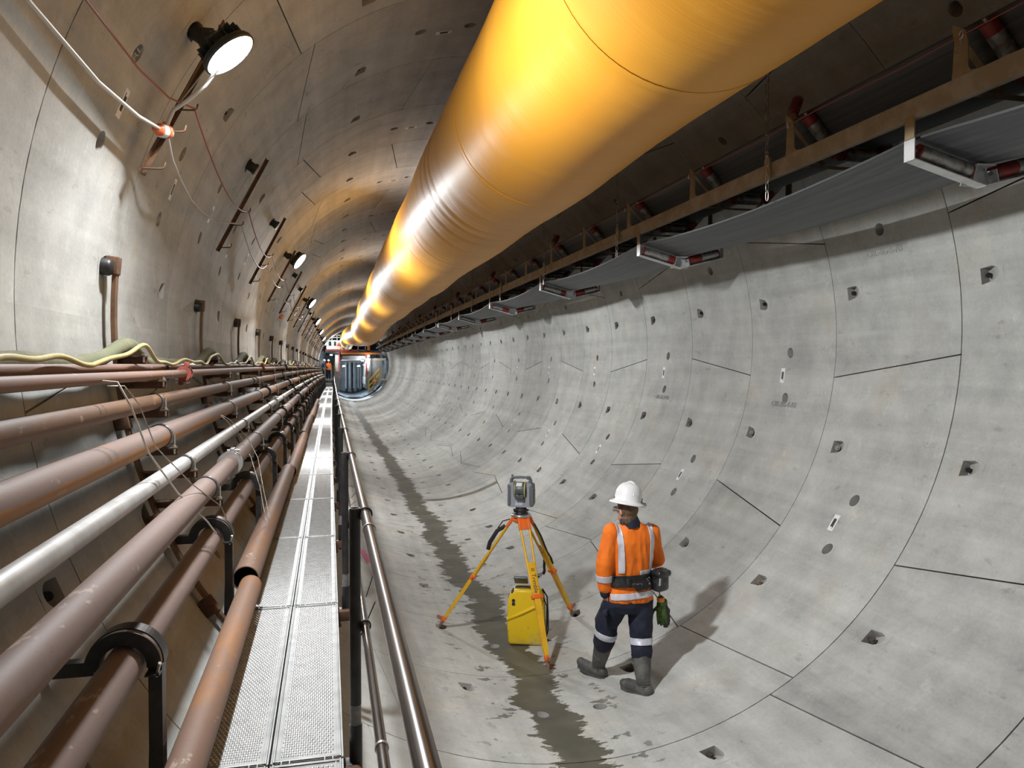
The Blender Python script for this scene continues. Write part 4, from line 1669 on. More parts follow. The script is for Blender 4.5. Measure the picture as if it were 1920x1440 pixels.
# operator cabin on the deck
t = thing('operator_cabin', 'small white operator cabin with dark windows on the gantry deck', 'cabin', T(-1.9, 1.3, TY - 1.5))
o0 = t.location.copy()
mb = MB()
tb(mb, -2.48, -1.22, 1.38, 2.22, TY - 2.0, TY + 0.2, bev=0.03)
mb.build('cabin_body', M['white'], t, o0)
for (xa, xb) in ((-2.25, -2.03), (-1.80, -1.62)):
    mb = MB()
    tb(mb, xa, xb, 1.72, 2.10, TY - 2.03, TY - 1.98)
    mb.build('window', M['glassdark'], t, o0)
mb = MB()
p = T(-1.42, 1.85, TY - 2.03)
mb.prism([(-0.13, -0.15), (0.13, -0.15), (0.0, 0.15)], (p, (1, 0, 0), (0, 0, 1)), 0.02)
mb.build('warning_triangle', M['red'], t, o0)
mb = MB()
for x in (-2.45, -2.0, -1.55, -1.25):
    tb(mb, x, x + 0.05, 2.22, 2.72 if x > -2.3 else 2.5, TY - 1.9, TY - 1.85)
tb(mb, -1.95, -1.2, 2.66, 2.72, TY - 1.9, TY - 1.85)
tb(mb, -2.45, -1.2, 2.45, 2.5, TY - 1.9, TY - 1.85)
mb.build('roof_guardrail', M['white'], t, o0)

# portal columns
for (x0, x1, lab, wide) in ((-1.72, -1.32, 'white portal leg of the gantry left of the dark passage', True), (1.02, 1.42, 'pale portal leg of the gantry right of the dark passage', False)):
    t = thing('portal_leg', lab, 'column', T((x0 + x1) / 2, -2.5, TY - 1.5), 'portal legs of the gantry')
    o0 = t.location.copy()
    mb = MB()
    tb(mb, x0, x1, -2.45 if wide else -2.2, 0.95, TY - 1.7, TY - 1.3, bev=0.02)
    mb.build('leg_box', M['gantrygrey'], t, o0)
    mb = MB()
    tb(mb, x0 + 0.03, x1 - 0.08, -0.6, 0.9, TY - 1.74, TY - 1.70)
    mb.build('white_panel', M['white'], t, o0)
    mb = MB()
    xx = x1 - 0.04 if wide else x0 + 0.08
    mb.tube([T(xx, 1.4, TY - 1.8), T(xx + 0.03, 0.6, TY - 1.82), T(xx - 0.02, -0.2, TY - 1.8), T(xx + 0.06, -1.0, TY - 1.8)], 0.05, 8)
    mb.build('red_hose', M['red'], t, o0)

# side walls inside the passage
for s, x, lab in ((-1, -1.25, 'grey steel side frame on the left of the gantry passage'), (1, 1.15, 'grey steel side frame on the right of the gantry passage')):
    t = thing('side_frame', lab, 'frame', T(x, -2.3, TY), 'side frames of the gantry passage')
    o0 = t.location.copy()
    mb = MB()
    for y in (0, 2.5, 5, 7.5, 10):
        tb(mb, x - 0.06, x + 0.06, -2.2, 0.45, TY + y, TY + y + 0.25)
    tb(mb, x - 0.05, x + 0.05, -1.9, -1.2, TY - 1.0, TY + 12)
    tb(mb, x - 0.05, x + 0.05, -0.1, 0.1, TY - 1.0, TY + 12)
    mb.build('steel_frame', M['gantrygrey'], t, o0)
    mb = MB()
    for y in (1.2, 4.0, 6.3, 8.8):
        tb(mb, x + s * 0.1, x + s * 0.14, -1.2, 0.3, TY + y, TY + y + 0.9)
    mb.build('equipment_panel', M['gantrydark'], t, o0)

mb = MB()
tb(mb, 1.45, 2.55, -1.5, 0.42, TY - 1.2, TY - 1.0, bev=0.01)
one('cabinet_wall', mb, M['gantrygrey'], 'plain grey steel panel to the right of the gantry passage', 'panel', T(2.0, -1.5, TY - 1.1))
mb = MB()
tb(mb, 1.5, 2.9, 0.42, 0.62, TY - 1.2, TY + 3)
one('side_beam', mb, M['galvstair'], 'beige beam on top of the grey side panel', 'beam', T(2.1, 0.5, TY - 1.2))

# invert floor of the gantry
mb = MB()
vs = []
for y in (TY - 6.0, TY + 12):
    for i in range(15):
        a = 232 + (322 - 232) * i / 14
        p = T(math.cos(math.radians(a)) * 3.14, math.sin(math.radians(a)) * 3.14, y)
        vs.append(p)
mb.add(vs, [(i, i + 1, 16 + i, 15 + i) for i in range(14)], 0, True)
for i in range(7):
    tb(mb, -0.9, 0.9, -3.05, -2.98, TY - 0.5 + i * 1.6, TY + 0.1 + i * 1.6)
o = one('invert_plating', mb, M['steelblue'], 'blue-grey steel plating on the tunnel bottom under the gantry', 'plating', T(0, -3.14, TY - 6))

# stairs with yellow rails
t = thing('access_stairs', 'short steel stairs with bright yellow handrails at the right of the gantry', 'stairs', T(1.6, -2.4, TY - 2.5))
o0 = t.location.copy()
a0, a1 = Vector((1.25, 0, -2.45)), Vector((2.25, 0, -1.35))
mb = MB()
for y in (TY - 3.2, TY - 2.4):
    d = (a1 - a0).normalized()
    p, q = T(a0.x, a0.z, y), T(a1.x, a1.z, y)
    mb.box((p + q) / 2, ((q - p).length, 0.06, 0.22), rotm(d, (0, 1, 0), d.cross(Vector((0, 1, 0)))))
mb.build('stringer', M['galvstair'], t, o0)
mb = MB()
for i in range(6):
    p = T(a0.x + (a1.x - a0.x) * (i + .5) / 6, a0.z + (a1.z - a0.z) * (i + .5) / 6 + 0.05, TY - 2.8)
    mb.box(p, (0.2, 0.8, 0.03))
mb.build('tread', M['gantrygrey'], t, o0)
mb = MB()
for y in (TY - 3.2, TY - 2.4):
    for h in (0.5, 1.0):
        mb.tube([T(a0.x, a0.z + h, y), T(a1.x, a1.z + h, y)], 0.035, 8)
    for q in (0, 0.5, 1):
        x, z = a0.x + (a1.x - a0.x) * q, a0.z + (a1.z - a0.z) * q
        mb.tube([T(x, z, y), T(x, z + 1.0, y)], 0.035, 8)
mb.build('yellow_handrail', M['yellowp'], t, o0)
mb = MB()
tb(mb, 2.2, 2.85, -1.42, -1.32, TY - 3.3, TY - 1.3)
for x in (2.32, 2.75):
    tb(mb, x, x + 0.05, -1.32, -0.3, TY - 3.3, TY - 3.25)
tb(mb, 2.32, 2.8, -0.35, -0.3, TY - 3.3, TY - 3.25)
mb.build('landing', M['white'], t, o0)

p = T(1.82, -1.72, TY - 3.3)
t = thing('traffic_cone', 'orange traffic cone standing by the yellow stair rail', 'cone', p)
mb = MB()
mb.box(p + Vector((0, 0, 0.02)), (0.36, 0.36, 0.04), bev=0.01)
mb.lathe([(0.15, 0.04), (0.06, 0.45), (0.04, 0.72), (0, 0.73)], p, (0, 0, 1), 20)
mb.build('cone_body', M['orangep'], t, p)
mb = MB()
mb.lathe([(0.113, 0.24), (0.084, 0.38)], p, (0, 0, 1), 20)
mb.build('white_band', M['white'], t, p)
p2 = T(1.82, -1.74, TY - 3.3)
mb = MB()
mb.box(p2, (0.5, 0.5, 0.05))
one('cone_shelf', mb, M['galvstair'], 'small steel shelf under the traffic cone', 'shelf', p2)

# landing and white gate at the end of the walkway
t = thing('walkway_gate', 'white framed gate at the far end of the walkway', 'gate', T(-2.3, -1.1, TY - 3))
o0 = t.location.copy()
mb = MB()
for x in (-2.62, -2.05):
    tb(mb, x, x + 0.07, -1.3, -0.05, TY - 3.2, TY - 3.1)
tb(mb, -2.62, -1.98, -1.42, -1.25, TY - 3.2, TY - 3.1)
tb(mb, -2.62, -1.98, -1.75, -1.6, TY - 3.4, TY - 3.2)
mb.build('gate_frame', M['white'], t, o0)
mb = MB()
tb(mb, -2.95, -1.85, -1.42, -1.30, TY - 3.1, TY + 4)
mb.build('landing_plate', M['gantrygrey'], t, o0)
mb = MB()
for x in (-1.80, ):
    tb(mb, x, x + 0.06, -1.4, 0.3, TY - 3.2, TY - 3.1)
    tb(mb, x, x + 0.06, -0.2, -0.1, TY - 3.2, TY + 2)
mb.build('yellow_post', M['yellowp'], t, o0)

# work lights of the gantry; the last three are added to brighten it
for i, (x, z, y, lab) in enumerate(((0.75, 0.42, TY - 1.05, 'small work light under the gantry roof beam beside the right portal leg'), (1.20, 0.55, TY - 1.8, 'bright work light on top of the right portal leg'),
                                    (0.5, -0.05, TY + 3, 'work light glowing deeper inside the gantry passage'), (-0.9, -0.05, TY + 5, 'added work light brightening the passage by the left frame'),
                                    (-2.05, 0.9, TY - 2.4, 'added work light brightening the far end of the walkway'), (-1.9, 2.62, TY - 2.6, 'added work light above the white cabin, brightening the gantry'))):
    p = T(x, z, y)
    t = thing('work_light', lab, 'lamp', p, 'work lights on the gantry')
    mb = MB()
    mb.box(p, (0.26, 0.12, 0.12), bev=0.01)
    mb.build('light_housing', M['gantrydark'], t, p)
    mb = MB()
    mb.box(p + Vector((0, -0.065, -0.02)), (0.22, 0.03, 0.09))
    mb.build('light_lens', M['lightlens'], t, p)
    L_ = bpy.data.lights.new('work_light', 'POINT')
    L_.energy = (60, 60, 260, 260, 50, 60)[i]
    L_.shadow_soft_size = 0.1
    L_.color = (0.92, 0.97, 1.0)
    lo = bpy.data.objects.new('work_light_source', L_)
    col.objects.link(lo)
    lo.parent = t
    lo.location = (0, -0.25, -0.12)
# ------------------------------------------------------------------ survey tripod, instrument, case
M['tripodyellow'] = mat('tripod_yellow_paint', (0.80, 0.46, 0.02), 0.42, c2=(0.72, 0.40, 0.02), ns=7, c3=(0.42, 0.27, 0.06), ns3=14, lo3=0.66, hi3=0.76)
M['tripodorange'] = mat('tripod_orange_plastic', (0.85, 0.16, 0.02), 0.42)
M['footbrown'] = mat('tripod_foot_metal', (0.36, 0.17, 0.11), 0.55, 0.2, c2=(0.25, 0.13, 0.10), ns=18)
M['instgrey'] = mat('instrument_light_grey', (0.30, 0.32, 0.36), 0.42)
M['instpale'] = mat('instrument_pale_plate', (0.50, 0.53, 0.60), 0.4)
M['instdark'] = mat('instrument_dark_shell', (0.12, 0.135, 0.145), 0.45)
M['drum'] = mat('telescope_dark_green_grey', (0.075, 0.09, 0.09), 0.4)
M['trimyellow'] = mat('instrument_yellow_trim', (0.68, 0.53, 0.13), 0.4)
M['strapblack'] = mat('black_webbing', (0.02, 0.02, 0.022), 0.7)
M['silver'] = mat('silver_plate', (0.55, 0.56, 0.58), 0.3, 0.8)
FEET = [Vector((-0.73, 8.24, -3.088)), Vector((0.79, 8.25, -3.072)), Vector((0.15, 7.0, -3.17))]
HEAD = Vector((0.087, 7.85, -1.875))
LEGLAB = ['slim leg seen edge-on', None, 'front leg with lettering']


def survey_tripod():
    t = thing('survey_tripod', 'yellow survey tripod with orange head standing across the wet floor strip', 'tripod', (0.087, 7.85, -3.17))
    o0 = t.location.copy()
    mb = MB()
    mb.lathe([(0.0, -0.01), (0.10, -0.01), (0.105, 0.0), (0.105, 0.012), (0.098, 0.018), (0.0, 0.018)], HEAD + Vector((0, 0, 0.03)), (0, 0, 1), 36)
    mb.build('head_plate', M['silver'], t, o0)
    mb = MB()
    mb.lathe([(0.0, 0.02), (0.085, 0.02), (0.085, -0.03), (0.05, -0.05), (0.0, -0.05)], HEAD, (0, 0, 1), 36)
    for F in FEET:
        d = Vector((F.x - HEAD.x, F.y - HEAD.y, 0)).normalized()
        tn = Vector((-d.y, d.x, 0))
        ax = (F - (HEAD + d * 0.07)).normalized()
        nn = tn.cross(ax)
        mb.box(HEAD + d * 0.070 + Vector((0, 0, 0.0)), (0.05, 0.13, 0.045), rotm(d, tn, (0, 0, 1)), bev=0.008)
        for s in (-1, 1):
            mb.box(HEAD + d * 0.085 + tn * 0.05 * s + ax * 0.05, (0.028, 0.03, 0.12), rotm(nn.cross(ax) if False else tn.cross(ax), tn, ax), bev=0.006)
        if F is FEET[2]:
            mb.box(HEAD + d * 0.093 + ax * 0.05, (0.012, 0.12, 0.11), rotm(tn.cross(ax), tn, ax), bev=0.004)
    mb.build('orange_head', M['tripodorange'], t, o0)
    for i, F in enumerate(FEET):
        d = Vector((F.x - HEAD.x, F.y - HEAD.y, 0)).normalized()
        tn = Vector((-d.y, d.x, 0))
        A = HEAD + d * 0.085
        ax = (F - A).normalized()
        Ln = (F - A).length
        out = tn.cross(ax)
        if out.dot(d) < 0:
            out = -out
        rot = rotm(out, out.cross(ax) * -1, ax)
        q = lambda f, a=0.0, b=0.0: A + ax * (Ln * f) + tn * a + out * b
        mb = MB()
        w0 = 0.050
        w1 = 0.030
        for s in (-1, 1):
            mb.tube([q(0.02, s * w0), q(0.50, s * w1)], 0.0125, 12)
        rt = rotm(out, tn, ax) if out.cross(tn).dot(ax) > 0 else rotm(out, -tn, ax)
        # fixed board between the rods, then the sliding lower board tapering to the foot
        pts = [(0.30, 0.040), (0.53, 0.034)]
        for (f0, wa), (f1, wb_) in ((pts[0], pts[1]),):
            vs = []
            for f, wv in ((f0, wa), (f1, wb_)):
                for (a, b) in ((-wv, -0.013), (wv, -0.013), (wv, 0.013), (-wv, 0.013)):
                    vs.append(q(f, a, b))
            mb.add(vs, [(0, 1, 2, 3), (7, 6, 5, 4), (0, 4, 5, 1), (1, 5, 6, 2), (2, 6, 7, 3), (3, 7, 4, 0)], 0, False)
        lg = mb.build('leg', M['tripodyellow'], t, o0)
        mb = MB()
        vs = []
        for f, wv, dv in ((0.34, 0.026, 0.019), (0.54, 0.030, 0.019), (0.86, 0.026, 0.017), (0.915, 0.016, 0.014)):
            for (a, b) in ((-wv, -dv), (wv, -dv), (wv, dv), (-wv, dv)):
                vs.append(q(f, a, b))
        fs = [(0, 1, 2, 3), (15, 14, 13, 12)]
        for s in range(3):
            for j in range(4):
                fs.append((s * 4 + j, (s + 1) * 4 + j, (s + 1) * 4 + (j + 1) % 4, s * 4 + (j + 1) % 4))
        mb.add(vs, fs, 0, False)
        mb.build('lower_leg', M['tripodyellow'], lg, o0)
        mb = MB()
        mb.box(q(0.53), (0.052, 0.100, 0.045), rt, bev=0.006)
        mb.box(q(0.53, 0.055), (0.02, 0.03, 0.03), rt, bev=0.004)
        mb.build('clamp', M['tripodorange'], lg, o0)
        mb = MB()
        mb.box(q(0.92), (0.042, 0.046, 0.05), rt, bev=0.004, mi=1)
        mb.tube([q(0.93), q(0.97), q(1.0)], [0.021, 0.016, 0.004], 10)
        mb.prism([(0.0, 0.0), (0.075, 0.0), (0.085, 0.022), (0.0, 0.045)], (q(0.945, 0.012, 0.0), out, -ax), 0.024)
        mb.build('foot', [M['footbrown'], M['tripodorange']], lg, o0)
        if i == 2:
            # lettering on the outside of the front board, reading downwards
            mw = rotm(ax, -tn if ax.cross(-tn).dot(out) > 0 else tn, out).to_4x4()
            mw.translation = q(0.445, 0.0, 0.0200)
            text_mesh('Trimble', 0.062, 'lettering', M['ink'], lg, Matrix.Translation(-o0) @ mw, 0.0006)
            mb = MB()
            c = q(0.352, 0.0, 0.020)
            for k in range(4):
                a0 = PI / 4 + k * PI / 2
                arc = [c + (ax * math.cos(a0 + s * 0.22) + tn * math.sin(a0 + s * 0.22)) * 0.017 for s in (-2, -1, 0, 1, 2)]
                mb.tube(arc, 0.0022, 6)
            mb.tube([c + (ax * math.cos(s * PI / 6) + tn * math.sin(s * PI / 6)) * 0.008 for s in range(13)], 0.0022, 6, cap=False)
            mb.build('emblem', M['ink'], lg, o0)
        if i == 0:
            mb = MB()
            mb.tube([q(0.08, 0.0, 0.02), q(0.14, 0.03, 0.06), q(0.24, 0.03, 0.055), q(0.30, 0.0, 0.03)], 0.022, 8, flat=(1, 0.35))
            mb.tube([q(0.02, 0.0, 0.02), q(0.06, 0.02, 0.07), q(0.12, 0.03, 0.07)], 0.006, 6)
            mb.build('leg_strap', M['strapblack'], lg, o0)
        if i == 1:
            mb = MB()
            mb.tube([q(0.05, -0.07, 0.0), q(0.16, -0.085, 0.0), q(0.25, -0.075, 0), q(0.33, -0.05, 0.01), q(0.40, -0.06, 0.015), q(0.47, -0.02, 0.03)], 0.020, 8, flat=(0.35, 1))
            mb.tube([q(0.30, 0.05, 0.02), q(0.36, 0.05, 0.05), q(0.42, 0.07, 0.05), q(0.47, 0.11, 0.04), q(0.54, 0.155, 0.03), q(0.58, 0.17, 0.02), q(0.62, 0.22, 0.02)], 0.017, 8, flat=(0.5, 1))
            mb.build('leg_strap', M['strapblack'], lg, o0)
    return t


survey_tripod()


def instrument():
    c = HEAD + Vector((0, 0, 0.048))
    t = thing('total_station', 'grey robotic survey instrument with carry handle mounted on the yellow tripod', 'instrument', c)
    a = math.radians(-24)
    rz = Matrix.Rotation(a, 3, 'Z')
    X, Y, Z = rz @ Vector((1, 0, 0)), rz @ Vector((0, 1, 0)), Vector((0, 0, 1))
    P = lambda x, y, z: c + X * x + Y * y + Z * z
    RT_ = rotm(X, Y, Z)
    # tribrach
    mb = MB()
    mb.lathe([(0, 0), (0.070, 0), (0.074, 0.006), (0.074, 0.016), (0.060, 0.018), (0.060, 0.034), (0.072, 0.036), (0.072, 0.046), (0.058, 0.050), (0.058, 0.075), (0, 0.075)], c, (0, 0, 1), 28)
    for k in range(3):
        q = 2 * PI * k / 3 + 0.5
        mb.cyl(c + Vector((math.cos(q) * 0.062, math.sin(q) * 0.062, 0.016)), c + Vector((math.cos(q) * 0.062, math.sin(q) * 0.062, 0.038)), 0.018, n=12)
    mb.cyl(c + X * -0.08 + Z * 0.04, c + X * 0.08 + Z * 0.04, 0.011, n=10)
    mb.build('tribrach', M['black'], t, c)
    # yoke body: U-shaped front outline with shoulders
    wd, ht, z0 = 0.130, 0.262, 0.078
    out = [(-wd + 0.02, z0), (wd - 0.02, z0), (wd, z0 + 0.03), (wd, z0 + ht - 0.06), (wd - 0.015, z0 + ht - 0.018), (wd - 0.055, z0 + ht),
           (0.066, z0 + ht - 0.02), (0.064, z0 + 0.11), (0.045, z0 + 0.085), (-0.045, z0 + 0.085), (-0.064, z0 + 0.11), (-0.066, z0 + ht - 0.02),
           (-wd + 0.055, z0 + ht), (-wd + 0.015, z0 + ht - 0.018), (-wd, z0 + ht - 0.06), (-wd, z0 + 0.03)]
    mb = MB()
    # the U is concave, so build it as left arm, right arm and base
    base = [(-wd + 0.02, z0), (wd - 0.02, z0), (wd, z0 + 0.03), (wd, z0 + 0.11), (0.064, z0 + 0.11), (0.045, z0 + 0.085), (-0.045, z0 + 0.085), (-0.064, z0 + 0.11), (-wd, z0 + 0.11), (-wd, z0 + 0.03)]
    base_l = [(-wd + 0.02, z0), (0, z0), (0, z0 + 0.085), (-0.045, z0 + 0.085), (-0.064, z0 + 0.11), (-wd, z0 + 0.11), (-wd, z0 + 0.03)]
    fd = 0.060
    for s in (-1, 1):
        pl = [(p[0] * -s, p[1]) for p in base_l]
        arm = [(s * 0.064, z0 + 0.11), (s * wd, z0 + 0.11), (s * wd, z0 + ht - 0.06), (s * (wd - 0.015), z0 + ht - 0.018), (s * (wd - 0.055), z0 + ht), (s * 0.066, z0 + ht - 0.015)]
        mb.prism(pl, (c + Y * -fd, X, Z), -2 * fd)
        mb.prism(arm, (c + Y * -fd, X, Z), -2 * fd)
    mb.build('yoke', M['instgrey'], t, c)
    # darker side shells
    for s in (-1, 1):
        mb = MB()
        mb.box(P(s * 0.112, 0.012, z0 + 0.122), (0.050, 0.152, 0.240), RT_, bev=0.022)
        sh = mb.build('side_shell', M['instdark'], t, c)
        mb = MB()
        mb.box(P(s * 0.1375, 0.02, z0 + 0.11), (0.004, 0.095, 0.17), RT_, bev=0.002)
        mb.build('yellow_rim', M['trimyellow'], sh, c)
        mb = MB()
        mb.box(P(s * 0.1385, 0.02, z0 + 0.11), (0.005, 0.083, 0.158), RT_, bev=0.002)
        mb.build('battery_door', M['drum'], sh, c)
    # telescope drum
    mb = MB()
    dc = P(0, -0.015, z0 + 0.172)
    mb.lathe([(0, -0.062), (0.082, -0.062), (0.086, -0.055), (0.086, 0.055), (0.082, 0.062), (0, 0.062)], dc, X, 36)
    mb.box(dc + Y * -0.082 - Z * 0.06, (0.09, 0.03, 0.05), RT_, bev=0.01)
    dr = mb.build('telescope', M['drum'], t, c)
    mb = MB()
    mb.lathe([(0.083, 0.045), (0.0885, 0.047), (0.0885, 0.054), (0.083, 0.056)], dc, X, 36)
    mb.lathe([(0.083, -0.056), (0.0875, -0.055), (0.0875, -0.051), (0.083, -0.050)], dc, X, 36)
    mb.build('yellow_ring', M['trimyellow'], dr, c)
    mb = MB()
    d = (Y * -0.62 + Z * 0.78).normalized()
    mb.box(dc + d * 0.085 - X * 0.008, (0.062, 0.05, 0.006), rotm(X, d.cross(X), d), bev=0.002)
    mb.build('rating_plate', M['white'], dr, c)
    mb = MB()
    mb.cyl(dc + Y * -0.10 - Z * 0.03, dc + Y * -0.06 - Z * 0.03, 0.012, n=12)
    mb.build('lens', M['glassdark'], dr, c)
    # front plates
    mb = MB()
    mb.prism([(-0.06, z0 + 0.02), (0.02, z0 + 0.02), (0.035, z0 + 0.075), (-0.035, z0 + 0.075)], (c + Y * (-fd - 0.001), X, Z), -0.006)
    mb.build('front_plate', M['instpale'], t, c)
    # handle
    mb = MB()
    zt = z0 + ht + 0.040
    for s in (-1, 1):
        mb.tube([P(s * 0.105, 0.0, z0 + ht - 0.03), P(s * 0.100, 0.0, z0 + ht + 0.02), P(s * 0.085, 0.0, zt - 0.004)], 0.018, 10, flat=(1, 0.75))
    mb.tube([P(-0.095, 0, zt), P(0.0, 0, zt + 0.004), P(0.095, 0, zt)], 0.017, 12, flat=(0.8, 1.0))
    mb.cyl(P(0.08, 0, zt - 0.02), P(0.08, 0, zt + 0.014), 0.02, n=14)
    mb.cyl(P(-0.093, 0, zt - 0.02), P(-0.093, 0, zt + 0.030), 0.010, n=10)
    mb.build('carry_handle', M['instdark'], t, c)


instrument()


def case_mat():
    mt, t, p = nt('yellow_case_plastic')
    L = t.links
    co = coords(t)
    sx = t.nodes.new('ShaderNodeSeparateXYZ')
    L.new(co, sx.inputs[0])
    g = mathn(t, 'ADD', mathn(t, 'MULTIPLY', sx.outputs[2], -2.2), mathn(t, 'MULTIPLY_ADD', noisen(t, co, 7, 5, 0.7), 1.6, -0.42))
    c = mixc(t, ramp(t, g, 0.05, 0.55, 0, 0.62), (0.83, 0.56, 0.01), (0.42, 0.33, 0.16))
    c = mixc(t, mathn(t, 'MULTIPLY', ramp(t, noisen(t, co, 22, 4, 0.6), 0.64, 0.70), 0.6), c, (0.30, 0.24, 0.12))
    L.new(c, p.inputs['Base Color'])
    p.inputs['Roughness'].default_value = 0.42
    return mt


def instrument_case():
    c = Vector((0.135, 7.80, -3.166))
    t = thing('instrument_case', 'mud-stained yellow instrument case standing behind the front tripod leg', 'case', c)
    a = math.radians(-20)
    rz = Matrix.Rotation(a, 3, 'Z')
    X, Y, Z = rz @ Vector((1, 0, 0)), rz @ Vector((0, 1, 0)), Vector((0, 0, 1))
    RT_ = rotm(X, Y, Z)
    P = lambda x, y, z: c + X * x + Y * y + Z * z
    bm = bmesh.new()
    # front outline, tapered towards top, shoulders rounded
    prof = [(-0.165, 0.0), (0.165, 0.0), (0.185, 0.03), (0.195, 0.20), (0.190, 0.42), (0.175, 0.50), (0.120, 0.575), (-0.120, 0.575), (-0.175, 0.50), (-0.190, 0.42), (-0.195, 0.20), (-0.185, 0.03)]
    fr = [bm.verts.new((p[0], -0.115, p[1])) for p in prof]
    bk = [bm.verts.new((p[0], 0.115, p[1])) for p in prof]
    n = len(prof)
    bm.faces.new(fr)
    bm.faces.new(bk[::-1])
    for i in range(n):
        bm.faces.new((fr[i], bk[i], bk[(i + 1) % n], fr[(i + 1) % n]))
    bmesh.ops.recalc_face_normals(bm, faces=bm.faces[:])
    es = [e for e in bm.edges if abs(e.verts[0].co.y - e.verts[1].co.y) < 1e-6]
    bmesh.ops.bevel(bm, geom=es, offset=0.03, segments=4, affect='EDGES', profile=0.5)
    bm.verts.index_update()
    mb = MB()
    mb.add([P(*v.co) for v in bm.verts], [[v.index for v in f.verts] for f in bm.faces], 0, True)
    bm.free()
    cm = case_mat()
    mb.build('case_shell', cm, t, c)
    # raised diagonal seam between the two halves
    mb = MB()
    mb.tube([P(-0.198, -0.06, 0.255), P(-0.190, -0.112, 0.265), P(-0.05, -0.122, 0.335), P(0.12, -0.122, 0.42), P(0.188, -0.105, 0.46)], 0.016, 10, flat=(1.0, 0.6))
    mb.tube([P(-0.198, -0.06, 0.255), P(-0.200, 0.06, 0.25)], 0.014, 10, flat=(1, 0.6))
    mb.build('seam_ridge', cm, t, c)
    mb = MB()
    mb.box(P(-0.02, -0.02, 0.570), (0.20, 0.06, 0.04), RT_, bev=0.012)
    mb.box(P(-0.10, -0.06, 0.548), (0.10, 0.09, 0.045), RT_, bev=0.012)
    mb.build('carry_handle', M['black'], t, c)
    mb = MB()
    for dx in (-0.125,):
        for dz in (0.43, 0.465):
            mb.cyl(P(dx, -0.118, dz), P(dx, -0.1175, dz), 0.0165, n=18)
            mb.tube([P(dx + 0.0165 * math.cos(k * PI / 8), -0.1185, dz + 0.0165 * math.sin(k * PI / 8)) for k in range(17)], 0.0018, 6, cap=False)
            mb.cyl(P(dx, -0.119, dz), P(dx, -0.118, dz), 0.006, n=10)
    mb.build('round_mark', M['ink'], t, c)
    # carrying straps at the right side and back
    mb = MB()
    mb.tube([P(0.16, 0.10, 0.53), P(0.21, 0.05, 0.47), P(0.222, 0.03, 0.30), P(0.222, 0.03, 0.12), P(0.20, 0.06, 0.04)], 0.026, 8, flat=(1, 0.3), up=(0, 1, 0))
    mb.tube([P(0.17, -0.03, 0.50), P(0.215, -0.05, 0.40), P(0.212, -0.04, 0.20), P(0.198, 0.0, 0.06)], 0.020, 8, flat=(1, 0.3), up=(0, 1, 0))
    mb.tube([P(0.19, 0.02, 0.03), P(0.25, 0.03, 0.012), P(0.33, -0.01, 0.010), P(0.40, 0.0, 0.016), P(0.45, 0.06, 0.020), P(0.46, 0.11, 0.018), P(0.42, 0.06, 0.02)], 0.010, 8, flat=(0.5, 1))
    mb.build('carrying_strap', M['strapblack'], t, c)
    # controller lying on the case top
    k = P(-0.06, 0.02, 0.615)
    t2 = thing('field_controller', 'small dark handheld controller lying on top of the yellow case', 'controller', k)
    mb = MB()
    r2 = RT_ @ Matrix.Rotation(math.radians(-38), 3, 'X')
    mb.box(k + Z * 0.03, (0.145, 0.14, 0.032), r2, bev=0.010)
    mb.build('controller_body', M['instdark'], t2, k)
    mb = MB()
    mb.box(k + Z * 0.03 + r2 @ Vector((0, 0.02, 0.017)), (0.11, 0.075, 0.003), r2, bev=0.001)
    mb.build('screen', M['glassdark'], t2, k)
    mb = MB()
    for i in range(5):
        mb.box(k + Z * 0.03 + r2 @ Vector((-0.045 + i * 0.022, -0.042, 0.0175)), (0.014, 0.02, 0.003), r2)
    mb.build('keypad', M['instgrey'], t2, k)


instrument_case()
# ------------------------------------------------------------------ people
M['skin'] = mat('skin', (0.55, 0.30, 0.22), 0.55, c2=(0.48, 0.25, 0.18), ns=30)
M['hivis'] = mat('orange_shirt_cloth', (0.93, 0.20, 0.008), 0.75, c2=(0.80, 0.16, 0.006), ns=9, bump=0.25, bs=22)
M['navy'] = mat('navy_cloth', (0.007, 0.010, 0.026), 0.8, c2=(0.013, 0.017, 0.036), ns=8, bump=0.3, bs=26)
M['tape'] = mat('reflective_tape', (0.66, 0.67, 0.74), 0.4, 0.1, c2=(0.56, 0.57, 0.64), ns=14)
M['boot'] = mat('grey_rubber_boot', (0.065, 0.065, 0.062), 0.6, c2=(0.13, 0.125, 0.115), ns=7, c3=(0.20, 0.19, 0.175), ns3=16, lo3=0.6, hi3=0.75, bump=0.15)
M['helmet'] = mat('white_helmet_shell', (0.86, 0.87, 0.88), 0.3, c2=(0.80, 0.81, 0.82), ns=10)
M['hair'] = mat('brown_hair', (0.10, 0.055, 0.03), 0.6, c2=(0.17, 0.10, 0.06), ns=40, nscl=(4, 4, 0.5), bump=0.5, bs=60)
M['beltblack'] = mat('black_nylon', (0.006, 0.0065, 0.007), 0.5, c2=(0.012, 0.012, 0.013), ns=20)
M['gloss'] = mat('gloss_black_plastic', (0.015, 0.016, 0.017), 0.15, c2=(0.05, 0.05, 0.05), ns=11)
M['clear'] = mat('clear_visor', (0.45, 0.47, 0.48), 0.1, spec=0.7)
M['gloveg'] = mat('green_glove_knit', (0.065, 0.13, 0.02), 0.8, c2=(0.03, 0.06, 0.015), ns=25)
M['glovek'] = mat('black_glove_grip', (0.02, 0.021, 0.02), 0.65)
M['eye'] = mat('eye_white', (0.8, 0.8, 0.8), 0.2)
M['lip'] = mat('lip', (0.40, 0.14, 0.12), 0.5)


